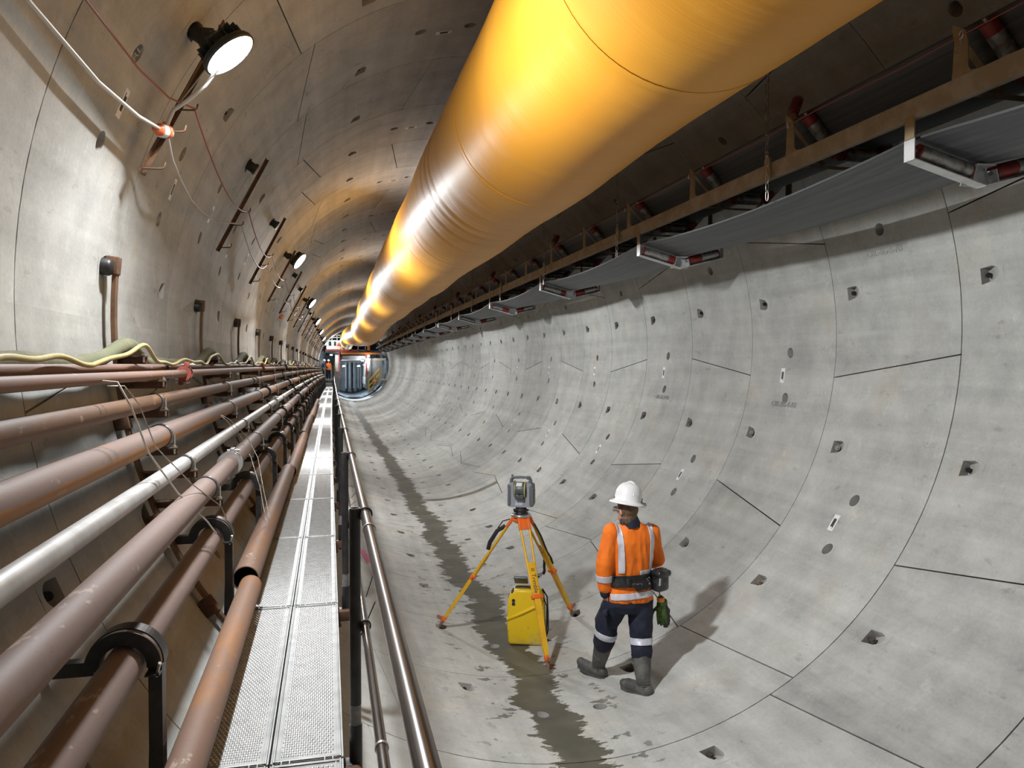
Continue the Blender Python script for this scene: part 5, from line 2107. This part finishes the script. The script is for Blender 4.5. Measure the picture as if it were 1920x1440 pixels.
def limb(mb, pts, rs, sub=6, n=14):
    """tapered rounded limb through the joints: a tube with ball ends"""
    P_, R_ = [], []
    for i in range(len(pts) - 1):
        a, b = Vector(pts[i]), Vector(pts[i + 1])
        for k in range(sub):
            q = k / sub
            P_.append(a.lerp(b, q))
            R_.append(rs[i] * (1 - q) + rs[i + 1] * q)
    P_.append(Vector(pts[-1]))
    R_.append(rs[-1])
    mb.tube(P_, R_, n)
    for p, r in ((pts[0], rs[0]), (pts[-1], rs[-1])) + tuple(zip(pts[1:-1], rs[1:-1])):
        ball(mb, p, (r, r, r))
    return mb


def ball(mb, c, r, rot=None, n=14):
    c = Vector(c)
    vs, fs = [], []
    m_ = n // 2
    for i in range(m_ + 1):
        a = PI * i / m_
        for k in range(n):
            b = 2 * PI * k / n
            v = Vector((r[0] * math.sin(a) * math.cos(b), r[1] * math.sin(a) * math.sin(b), r[2] * math.cos(a)))
            if rot:
                v = rot @ v
            vs.append(c + v)
    for i in range(m_):
        for k in range(n):
            fs.append((i * n + k, (i + 1) * n + k, (i + 1) * n + (k + 1) % n, i * n + (k + 1) % n))
    return mb.add(vs, fs, 0, True)


def loft(mb, secs, n=28):
    """secs: (centre, rx, ry) with horizontal sections, closed at both ends"""
    vs, fs = [], []
    for (c, rx, ry) in secs:
        for k in range(n):
            a = 2 * PI * k / n
            ca, sa = math.cos(a), math.sin(a)
            e = 0.82
            vs.append((c[0] + rx * math.copysign(abs(ca) ** e, ca), c[1] + ry * math.copysign(abs(sa) ** e, sa), c[2]))
    for i in range(len(secs) - 1):
        for k in range(n):
            fs.append((i * n + k, i * n + (k + 1) % n, (i + 1) * n + (k + 1) % n, (i + 1) * n + k))
    fs.append(tuple(range(n))[::-1])
    fs.append(tuple(range((len(secs) - 1) * n, len(secs) * n)))
    return mb.add(vs, fs, 0, True)


def blob(mb, name, mats, parent, voxel=0.010, smooth=4, fold=0.0, fs=9.0, seed=0.0, folddir=(1, 1, 1)):
    """join the overlapping closed shapes into one continuous skin"""
    me = mb.mesh(name + '_raw', mats)
    ob = bpy.data.objects.new(name + '_raw', me)
    col.objects.link(ob)
    md = ob.modifiers.new('r', 'REMESH')
    md.mode = 'VOXEL'
    md.voxel_size = voxel
    md.use_smooth_shade = True
    sm = ob.modifiers.new('s', 'SMOOTH')
    sm.factor = 0.5
    sm.iterations = smooth
    bpy.context.view_layer.update()
    dg = bpy.context.evaluated_depsgraph_get()
    out = bpy.data.meshes.new_from_object(ob.evaluated_get(dg))
    bpy.data.objects.remove(ob)
    bpy.data.meshes.remove(me)
    out.name = name
    if fold:
        nrm = [v.normal.copy() for v in out.vertices]
        for v, q in zip(out.vertices, nrm):
            p = Vector((v.co.x * folddir[0], v.co.y * folddir[1], v.co.z * folddir[2])) * fs + Vector((seed, seed * 0.7, 0))
            h = noise.noise(p)
            h = (1 - abs(h) * 2.2) + 0.4 * noise.noise(p * 2.3)
            v.co += q * (h * fold)
    out.materials.clear()
    for mm in (mats if isinstance(mats, (list, tuple)) else [mats]):
        out.materials.append(mm)
    for p in out.polygons:
        p.use_smooth = True
        p.material_index = 0
    out.update()
    o = bpy.data.objects.new(name, out)
    col.objects.link(o)
    if parent:
        o.parent = parent
    return o


def skinned_strip(src, planes, off, name, mt, parent, thick=0.004):
    """a strip of cloth lying on the surface of src, cut out by (point, outward normal) planes"""
    bm = bmesh.new()
    bm.from_mesh(src.data)
    for (co, no) in planes:
        bmesh.ops.bisect_plane(bm, geom=bm.verts[:] + bm.edges[:] + bm.faces[:], plane_co=Vector(co), plane_no=Vector(no).normalized(), clear_outer=True)
    if not bm.faces:
        bm.free()
        return None
    bm.normal_update()
    inner = {v: v.co.copy() for v in bm.verts}
    for v in bm.verts:
        v.co = inner[v] + v.normal * off
    ret = bmesh.ops.extrude_face_region(bm, geom=bm.faces[:])
    nv = [g for g in ret['geom'] if isinstance(g, bmesh.types.BMVert)]
    bm.normal_update()
    for v in nv:
        v.co = v.co + v.normal * thick
    bmesh.ops.recalc_face_normals(bm, faces=bm.faces[:])
    me = bpy.data.meshes.new(name)
    bm.to_mesh(me)
    bm.free()
    me.materials.clear()
    me.materials.append(mt)
    for p in me.polygons:
        p.use_smooth = True
    o = bpy.data.objects.new(name, me)
    col.objects.link(o)
    o.parent = parent
    return o


def hand(mb, w, d, up, side, curl=0.5, s=1.0):
    """palm and five separate fingers; w wrist, d along the hand, up out of the back of the hand, side +1: thumb towards d x up"""
    w, d, up = Vector(w), Vector(d).normalized(), Vector(up).normalized()
    up = (up - d * up.dot(d)).normalized()
    x = d.cross(up) * side
    ball(mb, w + d * 0.045 * s, (0.5, 0.5, 0.5), None, 4) if False else None
    for k in range(4):
        off = (-0.027 + 0.018 * k) * s
        limb(mb, [w + x * off * 0.6, w + d * 0.085 * s + x * off], [0.015 * s, 0.0115 * s], 3, 10)
        ln = (0.062, 0.075, 0.080, 0.070)[k] * s
        a = w + d * 0.088 * s + x * off * 1.08
        c1 = (d * math.cos(curl) - up * math.sin(curl))
        c2 = (d * math.cos(curl * 2.1) - up * math.sin(curl * 2.1))
        c3 = (d * math.cos(curl * 2.9) - up * math.sin(curl * 2.9))
        p1 = a + c1 * ln * 0.48
        p2 = p1 + c2 * ln * 0.32
        p3 = p2 + c3 * ln * 0.22
        limb(mb, [a, p1, p2, p3], [0.0098 * s, 0.0088 * s, 0.008 * s, 0.007 * s], 3, 9)
    a = w + d * 0.028 * s + x * 0.026 * s
    p1 = a + (d * 0.62 + x * 0.65 - up * 0.25).normalized() * 0.045 * s
    p2 = p1 + (d * 0.85 + x * 0.25 - up * 0.4).normalized() * 0.034 * s
    limb(mb, [w + d * 0.012 * s, a, p1, p2], [0.015 * s, 0.0135 * s, 0.0105 * s, 0.0085 * s], 3, 9)


def surveyor():
    org = Vector((0.70, 6.40, -3.09))
    t = thing('person', 'person in orange reflective shirt, navy trousers, grey gumboots and white helmet, seen from behind', 'person', org)
    fd = Vector((-0.36, 0.93, 0)).normalized()         # where the face looks
    sd = Vector((fd.y, -fd.x, 0))                      # the person's right
    HC = Vector((-0.005, 0.025, 1.535))
    shL, shR = Vector((-0.155, 0.0, 1.355)), Vector((0.225, 0.01, 1.335))
    elL, elR = Vector((-0.232, -0.035, 1.09)), Vector((0.302, 0.045, 1.07))
    wrL, wrR = Vector((-0.222, -0.02, 0.865)), Vector((0.20, 0.235, 0.985))
    hipL, hipR = Vector((-0.085, 0.0, 0.80)), Vector((0.105, -0.01, 0.80))
    knL, knR = Vector((-0.165, 0.10, 0.44)), Vector((0.095, -0.07, 0.42))
    anL, anR = Vector((-0.165, 0.30, 0.055)), Vector((0.050, -0.235, 0.095))
    # body
    mb = MB()
    loft(mb, [((0.01, 0, 0.72), 0.13, 0.10), ((0.01, 0, 0.82), 0.155, 0.11), ((0.012, 0, 0.95), 0.14, 0.10), ((0.02, 0, 1.10), 0.155, 0.105), ((0.03, 0, 1.25), 0.175, 0.105),
              ((0.035, 0.0, 1.35), 0.165, 0.085), ((0.03, 0.0, 1.40), 0.10, 0.065), ((0.02, 0.0, 1.43), 0.055, 0.05)])
    limb(mb, [(0.022, 0.0, 1.38), (0.008, 0.012, 1.48)], [0.056, 0.052], 4, 18)
    rot = rotm(sd, fd, (0, 0, 1))
    ball(mb, HC + Vector((0, 0, 0.02)), (0.076, 0.094, 0.098), rot, 22)
    ball(mb, HC + fd * 0.028 - Vector((0, 0, 0.052)), (0.056, 0.064, 0.062), rot, 18)
    ball(mb, HC + fd * 0.080 - Vector((0, 0, 0.092)), (0.020, 0.018, 0.018), rot, 12)
    limb(mb, [HC + fd * 0.088 + Vector((0, 0, 0.012)), HC + fd * 0.108 - Vector((0, 0, 0.026))], [0.011, 0.015], 3, 10)
    for s in (-1, 1):
        ball(mb, HC + sd * 0.078 * s - fd * 0.012 - Vector((0, 0, 0.008)), (0.012, 0.020, 0.032), rot, 12)
    for (a, b, c) in ((shL, elL, wrL), (shR, elR, wrR)):
        limb(mb, [a, b, c], [0.052, 0.040, 0.028], 6, 14)
    for (a, b, c) in ((hipL, knL, anL), (hipR, knR, anR)):
        limb(mb, [a, b, a.lerp(c, 0) * 0 + b.lerp(c, 0.35), c], [0.085, 0.056, 0.055, 0.036], 6, 16)
    hand(mb, wrL, Vector((0.10, 0.10, -1.0)), Vector((-0.9, -0.3, 0)), 1, 0.28)
    hand(mb, wrR, Vector((-0.85, 0.45, 0.05)), Vector((0.2, 0.8, 0.5)), -1, 0.5)
    body = blob(mb, 'body', M['skin'], t, 0.0058, 3)
    for s in (-1, 1):
        e = MB()
        ball(e, HC + fd * 0.080 + sd * 0.031 * s + Vector((0, 0, 0.014)), (0.0125, 0.0125, 0.0125), None, 12)
        e.build('eye', M['eye'], body)
    e = MB()
    ball(e, HC + fd * 0.088 - Vector((0, 0, 0.058)), (0.024, 0.008, 0.007), rot, 12)
    e.build('mouth', M['lip'], body)
    # hair: cap over the back and sides, ragged below the helmet
    mb = MB()
    for (dx, df, dz, r) in ((0, -0.02, 0.02, (0.085, 0.096, 0.10)), (0, -0.038, -0.05, (0.072, 0.062, 0.07))):
        ball(mb, HC + sd * dx + fd * df + Vector((0, 0, dz)), r, rot, 20)
    rr = random.Random(3)
    for i in range(22):
        q = rr.uniform(-1.25, 1.25)
        d = (-fd * math.cos(q) + sd * math.sin(q))
        p = HC + d * 0.078 - fd * 0.01 - Vector((0, 0, 0.06))
        limb(mb, [p, p + Vector((0, 0, -0.045 - rr.random() * 0.03)) + d * 0.010], [0.014, 0.004], 3, 7)
    hr = blob(mb, 'hair', M['hair'], t, 0.006, 1, 0.0015, 60)
    # helmet
    tilt = Matrix.Rotation(math.radians(11), 3, 'Y') @ Matrix.Rotation(math.radians(-4), 3, 'X')
    ax = tilt @ Vector((0, 0, 1))
    hc = HC + Vector((0.004, -0.01, 0.068))
    mb = MB()
    mb.lathe([(0.160, -0.014), (0.163, -0.010), (0.152, 0.004), (0.128, 0.014), (0.121, 0.024), (0.120, 0.06), (0.112, 0.105), (0.094, 0.145), (0.064, 0.171), (0.028, 0.183), (0.0, 0.185)], hc, ax, 44)
    mb.lathe([(0.160, -0.014), (0.126, -0.002), (0.114, 0.012), (0.110, 0.06), (0.085, 0.13), (0.0, 0.17)], hc, ax, 44)
    hl = mb.build('helmet', M['helmet'], t)
    mb = MB()
    hf = (tilt @ fd).normalized()
    hs = ax.cross(hf).normalized()
    for off, wd in ((0.0, 0.013), (0.042, 0.007), (-0.042, 0.007)):
        pts = []
        for i in range(15):
            a = math.radians(25 + 130 * i / 14)
            pts.append(hc + hf * math.cos(a) * 0.118 + ax * (math.sin(a) * 0.181 + 0.003 - abs(off) * 0.22 * math.sin(a)) + hs * off)
        mb.tube(pts, wd, 8, flat=(0.6, 1.0))
    mb.build('crown_ridge', M['helmet'], hl)
    mb = MB()
    rd = (tilt @ Vector((0.93, -0.36, 0))).normalized()
    p = hc + rd * 0.117 + ax * 0.030
    mb.box(p, (0.018, 0.075, 0.02), rotm(rd, ax.cross(rd), ax), bev=0.005)
    mb.box(p + ax * 0.018 + ax.cross(rd) * 0.02, (0.02, 0.04, 0.03), rotm(rd, ax.cross(rd), ax), bev=0.006)
    mb.build('side_clip', M['gloss'], hl)
    mb = MB()
    mb.box(p - ax * 0.02 + rd * 0.028 + ax.cross(rd) * 0.02, (0.05, 0.05, 0.030), rotm(rd, ax.cross(rd), ax), bev=0.012)
    mb.build('clear_visor', M['clear'], hl)
    mb = MB()
    ld = (tilt @ Vector((-0.93, 0.2, 0))).normalized()
    mb.box(hc + ld * 0.117 + ax * 0.03, (0.014, 0.03, 0.02), rotm(ld, ax.cross(ld), ax), bev=0.004)
    mb.build('side_clip', M['gloss'], hl)
    bd = (tilt @ Vector((-0.12, -1, 0))).normalized()
    mw = rotm(ax.cross(bd) * -1 if False else Vector((1, 0, 0)), ax, bd).to_4x4()
    xx = ax.cross(bd).normalized()
    mw = rotm(xx, ax, bd).to_4x4()
    mw.translation = hc + bd * 0.1172 + ax * 0.026
    text_mesh('mats', 0.020, 'lettering', M['greytape'], hl, mw, 0.0006)
    # safety glasses, seen past the cheek
    mb = MB()
    for s in (-1, 1):
        mb.tube([HC + sd * 0.084 * s - fd * 0.02 + Vector((0, 0, 0.012)), HC + sd * 0.080 * s + fd * 0.075 + Vector((0, 0, 0.010))], 0.003, 6)
        mb.box(HC + sd * 0.040 * s + fd * 0.100 + Vector((0, 0, 0.004)), (0.07, 0.004, 0.045), rotm(sd, fd, (0, 0, 1)), bev=0.0015)
    mb.build('safety_glasses', M['clear'], t)
    # shirt
    mb = MB()
    loft(mb, [((0.012, 0.0, 0.755), 0.206, 0.158), ((0.012, 0.0, 0.80), 0.208, 0.160), ((0.012, 0, 0.90), 0.186, 0.140), ((0.014, 0, 0.97), 0.168, 0.122), ((0.018, 0, 1.04), 0.180, 0.130), ((0.025, 0, 1.15), 0.196, 0.135),
              ((0.033, 0, 1.27), 0.206, 0.130), ((0.036, 0.0, 1.34), 0.196, 0.110), ((0.034, 0.0, 1.395), 0.135, 0.085), ((0.026, 0.0, 1.43), 0.078, 0.066), ((0.022, 0.0, 1.445), 0.066, 0.060)])
    limb(mb, [shL, elL, wrL + Vector((0, 0, 0.015))], [0.078, 0.074, 0.058], 6, 18)
    limb(mb, [shR, elR, wrR], [0.075, 0.062, 0.048], 6, 18)
    shirt = blob(mb, 'shirt', M['hivis'], t, 0.0085, 5, 0.0065, 9.0, 2.0, (1.7, 1, 0.6))
    mb = MB()
    mb.lathe([(0.100, -0.030), (0.090, 0.010), (0.076, 0.055), (0.068, 0.060), (0.066, 0.0), (0.080, -0.03)], Vector((0.018, 0.002, 1.420)), Vector((-0.12, 0.10, 1)), 32)
    mb.build('collar', M['navy'], shirt)
    # braces over both shoulders, hem and sleeve bands
    for (x0, x1, s0) in ((-0.128, -0.078, -0.03), (0.158, 0.206, 0.02)):
        nl, nr_ = Vector((-1, 0, s0)), Vector((1, 0, -s0))
        skinned_strip(shirt, [((x0, 0, 1.2), nl), ((x1, 0, 1.2), nr_), ((0, 0, 1.012), (0, 0, -1))], 0.003, 'reflective_brace', M['tape'], shirt)
    skinned_strip(shirt, [((0, -0.08, 0.788), (0.06, -0.1, -1)), ((0, -0.08, 0.842), (-0.06, 0.1, 1)), ((-0.185, 0, 0.8), (-1, 0, 0.0))], 0.003, 'hem_band', M['tape'], shirt)
    skinned_strip(shirt, [((0, 0, 0.995), (0, 0, -1)), ((0, 0, 1.035), (0, 0, 1)), ((0.06, 0, 1), (-1, 0, 0)), ((0.21, 0, 1), (1, 0, 0))], 0.003, 'waist_band', M['tape'], shirt)
    d = (wrL - elL).normalized()
    skinned_strip(shirt, [(elL.lerp(wrL, 0.43), -d), (elL.lerp(wrL, 0.68), d), ((-0.150, 0, 1), (1, 0, 0.0))], 0.003, 'sleeve_band', M['tape'], shirt)
    d2 = (wrR - elR).normalized()
    skinned_strip(shirt, [(elR.lerp(wrR, 0.42), -d2), (elR.lerp(wrR, 0.70), d2), ((0.2, 0.12, 1), (0, -1, 0))], 0.003, 'sleeve_band', M['tape'], shirt)
    mb = MB()
    limb(mb, [wrL + d * -0.01, wrL + d * 0.045], [0.050, 0.044], 4, 16)
    mb.build('cuff', M['navy'], shirt)
    mb = MB()
    limb(mb, [wrR - d2 * 0.02, wrR + d2 * 0.012], [0.044, 0.040], 4, 16)
    mb.build('cuff', M['navy'], shirt)
    # trousers
    mb = MB()
    loft(mb, [((0.01, -0.005, 0.655), 0.160, 0.130), ((0.01, -0.005, 0.72), 0.200, 0.150), ((0.01, -0.005, 0.80), 0.188, 0.142), ((0.01, 0, 0.90), 0.160, 0.118), ((0.01, 0, 0.96), 0.150, 0.108)])
    limb(mb, [hipL + Vector((-0.005, 0, -0.05)), knL + Vector((0.0, 0.0, 0.08)), knL, knL.lerp(anL, 0.30)], [0.118, 0.104, 0.094, 0.096], 6, 20)
    limb(mb, [hipR + Vector((0.005, 0, -0.05)), knR + Vector((0, 0, 0.08)), knR, knR.lerp(anR, 0.34)], [0.118, 0.102, 0.092, 0.094], 6, 20)
    tr = blob(mb, 'trousers', M['navy'], t, 0.0085, 5, 0.0045, 11.0, 6.0)
    for (k_, h_, a_, s) in ((knL, hipL, anL, -1), (knR, hipR, anR, 1)):
        dd = (k_ - h_).normalized()
        skinned_strip(tr, [(k_ + dd * -0.012, -dd + Vector((0.0, 0, 0))), (k_ + dd * 0.045, dd), ((-0.03, 0, 0.5), (-s, 0, 0))], 0.003, 'knee_band', M['tape'], tr)
    mb = MB()
    mb.box((-0.205, -0.035, 0.600), (0.030, 0.13, 0.16), Matrix.Rotation(math.radians(-38), 3, 'Z') @ Matrix.Rotation(math.radians(-9), 3, 'Y'), bev=0.012)
    mb.box((-0.207, -0.040, 0.668), (0.036, 0.135, 0.045), Matrix.Rotation(math.radians(-38), 3, 'Z') @ Matrix.Rotation(math.radians(-9), 3, 'Y'), bev=0.010)
    mb.build('cargo_pocket', M['navy'], tr)
    # boots
    for nm, k_, a_, td, gz, pitch in (('L', knL, anL, Vector((-0.56, 0.83, 0)).normalized(), -0.045, 0.045), ('R', knR, anR, Vector((-0.52, 0.85, 0)).normalized(), -0.012, 0.0)):
        mb = MB()
        top = k_.lerp(a_, 0.22)
        limb(mb, [top, k_.lerp(a_, 0.55), a_ + Vector((0, 0, 0.02))], [0.086, 0.078, 0.062], 6, 20)
        g = Vector((a_.x, a_.y, gz))
        limb(mb, [g - td * 0.045 + Vector((0, 0, 0.050)), g + td * 0.06 + Vector((0, 0, 0.052)), g + td * 0.16 + Vector((0, 0, 0.044 + pitch * 0.5)), g + td * 0.205 + Vector((0, 0, 0.042 + pitch))], [0.052, 0.051, 0.053, 0.040], 6, 18)
        bt = blob(mb, 'gumboot', M['boot'], t, 0.008, 4, 0.001, 18)
        mb = MB()
        sdv = Vector((td.y, -td.x, 0))
        ol = [(-0.085, 0.030), (-0.09, -0.03), (-0.05, -0.046), (0.05, -0.042), (0.14, -0.052), (0.215, -0.036), (0.242, 0.0), (0.215, 0.036), (0.14, 0.052), (0.05, 0.042), (-0.05, 0.046)]
        vs = [g + td * p[0] + sdv * p[1] + Vector((0, 0, zz + max(0, p[0] - 0.08) * pitch * 6)) for zz in (0.0, 0.024) for p in ol]
        nn = len(ol)
        mb.add(vs, [tuple(range(nn)), tuple(range(nn, 2 * nn))[::-1]] + [(i, (i + 1) % nn, nn + (i + 1) % nn, nn + i) for i in range(nn)], 0, False)
        for hh in (0.055, 0.075, 0.095):
            q = a_ * 1.0
            mb.ringstrap((0, 0, 0), 0.01, 0.001, 0.001, 6) if False else None
        mb.build('sole', M['boot'], bt)
        mb = MB()
        for i, hh in enumerate((0.075, 0.095, 0.115)):
            q = Vector((a_.x, a_.y, gz + hh)) - td * 0.01
            pts = [q + td * (-0.048 * math.cos(s)) + sdv * (0.05 * math.sin(s)) for s in [-1.3 + 2.6 * j / 10 for j in range(11)]]
            mb.tube(pts, 0.008, 8)
        mb.build('heel_rib', M['boot'], bt)
        if nm == 'L':
            mb = MB()
            p = k_.lerp(a_, 0.50)
            q = p + Vector((0.02, -0.071, 0.0))
            mb.box(q, (0.055, 0.006, 0.018), Matrix.Rotation(math.radians(28), 3, 'Y'), bev=0.002)
            mb.box(q + Vector((0.004, -0.001, -0.010)), (0.035, 0.006, 0.014), Matrix.Rotation(math.radians(28), 3, 'Y'), bev=0.002)
            mb.build('orange_emblem', M['tripodorange'], bt)
    # work belt, lumbar pad and pouch
    bl = skinned_strip(shirt, [((0, -0.1, 0.900), (0.05, 0, -1)), ((0, -0.1, 0.998), (-0.03, 0, 1)), ((-0.185, 0, 1), (-1, 0, 0)), ((0.215, 0, 1), (1, 0, 0)), ((0, 0.075, 1), (0, 1, 0))], 0.012, 'work_belt', M['beltblack'], t, 0.012)
    if bl:
        skinned_strip(shirt, [((0, -0.1, 0.862), (0.12, 0, -1)), ((0, -0.1, 0.955), (0, 0, 1)), ((-0.07, 0, 1), (-1, 0, -0.6)), ((0.19, 0, 1), (1, 0, 0)), ((0, 0.0, 1), (0, 1, 0))], 0.020, 'lumbar_pad', M['beltblack'], bl, 0.010)
        mb = MB()
        mw = rotm((1, 0, 0), (0, 0, 1), (0, -1, 0)).to_4x4()
        mw.translation = Vector((0.020, -0.168, 0.925))
        text_mesh('TSHRTS', 0.028, 'lettering', M['greytape'], bl, mw, 0.0008)
        for (x, z) in ((0.115, 0.965), (0.135, 0.975), (0.125, 0.950)):
            mb.box((x, -0.155, z), (0.010, 0.008, 0.010), bev=0.002)
        mb.prism([(-0.010, 0), (0.010, 0), (0, 0.02)], ((0.135, -0.160, 0.92), (1, 0, 0), (0, 0, 1)), 0.006)
        mb.build('pale_rivet', M['greytape'], bl)
        mb = MB()
        mb.box((0.262, -0.100, 0.935), (0.150, 0.105, 0.200), Matrix.Rotation(math.radians(24), 3, 'Z'), bev=0.035)
        mb.box((0.268, -0.118, 0.995), (0.158, 0.110, 0.060), Matrix.Rotation(math.radians(24), 3, 'Z'), bev=0.025)
        pch = mb.build('belt_pouch', M['gloss'], bl)
        mb = MB()
        mb.box((0.232, -0.170, 0.960), (0.020, 0.012, 0.12), Matrix.Rotation(math.radians(24), 3, 'Z') @ Matrix.Rotation(math.radians(6), 3, 'Y'), bev=0.005)
        for (x, z) in ((0.235, 0.895), (0.285, 0.90)):
            mb.box((x + 0.012, -0.155 + (x - 0.235) * 0.4, z), (0.030, 0.010, 0.035), Matrix.Rotation(math.radians(24), 3, 'Z'), bev=0.004)
        mb.build('pouch_window', M['clear'], pch)
    for o in list(bpy.data.objects):
        pass
    return t


sv = surveyor()

# work gloves hanging from the belt: their own things
gp = Vector((0.70 + 0.285, 6.40 - 0.06, -3.09 + 0.76))
for i, (dx, mt, lab, dd, up) in enumerate(((0.0, 'gloveg', 'green knitted work glove hanging fingers-down from the person\'s belt', Vector((0.06, -0.02, -1)), Vector((-0.5, -1, 0))),
                                      (0.030, 'glovek', 'black-gripped work glove hanging beside the green one', Vector((0.22, 0.0, -1)), Vector((0.6, -1, 0))))):
    p = gp + Vector((dx, 0.012 * i, -0.03 * i))
    t = thing('work_glove', lab, 'glove', p, 'work gloves on the belt')
    mb = MB()
    q = Vector((0, 0, 0))
    limb(mb, [q, q + dd.normalized() * 0.06], [0.026, 0.032], 4, 12)
    hand(mb, q + dd.normalized() * 0.05, dd, up, 1 if i == 0 else -1, 0.14, 1.22)
    gl = blob(mb, 'glove_shell', M[mt], t, 0.005, 2)
    mb = MB()
    mb.lathe([(0.030, -0.006), (0.034, 0.0), (0.034, 0.03), (0.030, 0.034)], q, dd, 16)
    mb.build('cuff', M['gloveg' if i else 'orangep'], t)
    if i == 0:
        mb = MB()
        mb.tube([q, Vector((-0.01, 0.005, 0.05)), Vector((-0.035, 0.005, 0.10))], 0.006, 8)
        mb.build('clip_cord', M['redcable'], t)


# two workers far away on the gantry landing
def worker(p, top, lab, face, arm, helmetc):
    t = thing('person', lab, 'person', p)
    f = Vector(face).normalized()
    s = Vector((f.y, -f.x, 0))
    rot = rotm(s, f, (0, 0, 1))
    Z = Vector((0, 0, 1))
    mb = MB()
    loft(mb, [((0, 0, 0.85), 0.13, 0.10), ((0, 0, 1.0), 0.13, 0.095), ((0, 0, 1.25), 0.17, 0.105), ((0, 0, 1.38), 0.155, 0.085), ((0, 0, 1.45), 0.07, 0.06)], 20)
    limb(mb, [(0, 0, 1.40), (0, 0.0, 1.55)], [0.054, 0.05], 4, 14)
    H = Vector((0, 0, 1.62)) + f * 0.02
    ball(mb, H, (0.075, 0.093, 0.115), rot, 18)
    limb(mb, [H + f * 0.09, H + f * 0.108 - Z * 0.03], [0.01, 0.014], 3, 8)
    for q in (-1, 1):
        ball(mb, H + s * 0.078 * q, (0.012, 0.02, 0.03), rot, 10)
        sh = s * 0.19 * q + Z * 1.38
        el = s * 0.25 * q + Z * 1.10 + f * 0.03
        wr = s * 0.21 * q + Z * (0.88 if arm * q <= 0 else 1.05) + f * (0.06 if arm * q <= 0 else 0.25)
        limb(mb, [sh, el, wr], [0.05, 0.04, 0.028], 5, 12)
        hand(mb, wr, (wr - el), s * q, -q, 0.4)
        limb(mb, [s * 0.09 * q + Z * 0.88, s * 0.11 * q + Z * 0.48 + f * 0.03, s * 0.12 * q + Z * 0.07], [0.085, 0.056, 0.038], 5, 14)
        limb(mb, [s * 0.12 * q + Z * 0.045 - f * 0.04, s * 0.13 * q + Z * 0.04 + f * 0.15], [0.042, 0.034], 4, 12)
    blob(mb, 'body', M['skin'], t, 0.009, 3)
    mb = MB()
    loft(mb, [((0, 0, 0.84), 0.17, 0.13), ((0, 0, 1.0), 0.165, 0.125), ((0, 0, 1.25), 0.20, 0.13), ((0, 0, 1.38), 0.18, 0.105), ((0, 0, 1.46), 0.075, 0.065)], 20)
    for q in (-1, 1):
        sh = s * 0.19 * q + Z * 1.38
        el = s * 0.25 * q + Z * 1.10 + f * 0.03
        wr = s * 0.21 * q + Z * (0.88 if arm * q <= 0 else 1.05) + f * (0.06 if arm * q <= 0 else 0.25)
        limb(mb, [sh, el, wr], [0.07, 0.06, 0.046], 5, 12)
    st = blob(mb, 'shirt', M[top], t, 0.014, 3, 0.003, 9)
    skinned_strip(st, [((0, 0, 0.98), (0, 0, -1)), ((0, 0, 1.03), (0, 0, 1))], 0.003, 'waist_band', M['tape'], st)
    mb = MB()
    loft(mb, [((0, 0, 0.74), 0.15, 0.12), ((0, 0, 0.86), 0.165, 0.125), ((0, 0, 0.95), 0.15, 0.11)], 20)
    for q in (-1, 1):
        limb(mb, [s * 0.09 * q + Z * 0.82, s * 0.11 * q + Z * 0.48 + f * 0.03, s * 0.12 * q + Z * 0.10], [0.105, 0.08, 0.07], 5, 14)
    blob(mb, 'trousers', M['navy'], t, 0.014, 3, 0.003, 9)
    for q in (-1, 1):
        mb = MB()
        limb(mb, [s * 0.12 * q + Z * 0.05 - f * 0.05, s * 0.13 * q + Z * 0.045 + f * 0.16], [0.05, 0.044], 4, 12)
        limb(mb, [s * 0.12 * q + Z * 0.05, s * 0.12 * q + Z * 0.16], [0.05, 0.06], 4, 12)
        blob(mb, 'boot', M['boot'], t, 0.012, 2)
    mb = MB()
    mb.lathe([(0.148, -0.006), (0.150, -0.002), (0.118, 0.012), (0.112, 0.05), (0.085, 0.11), (0.05, 0.135), (0, 0.145)], H + Z * 0.05, (0, 0, 1), 28)
    mb.build('helmet', M[helmetc], t)


worker(T(-2.30, -1.30, TY - 1.6), 'hivis', 'distant person in orange top and dark trousers standing behind the white gate', (0.4, -0.8, 0), 1, 'white')
worker(T(-2.68, -1.30, TY - 2.0), 'navy', 'distant person in dark clothes with white helmet beside the pipe ends', (0.7, -0.5, 0), -1, 'white')
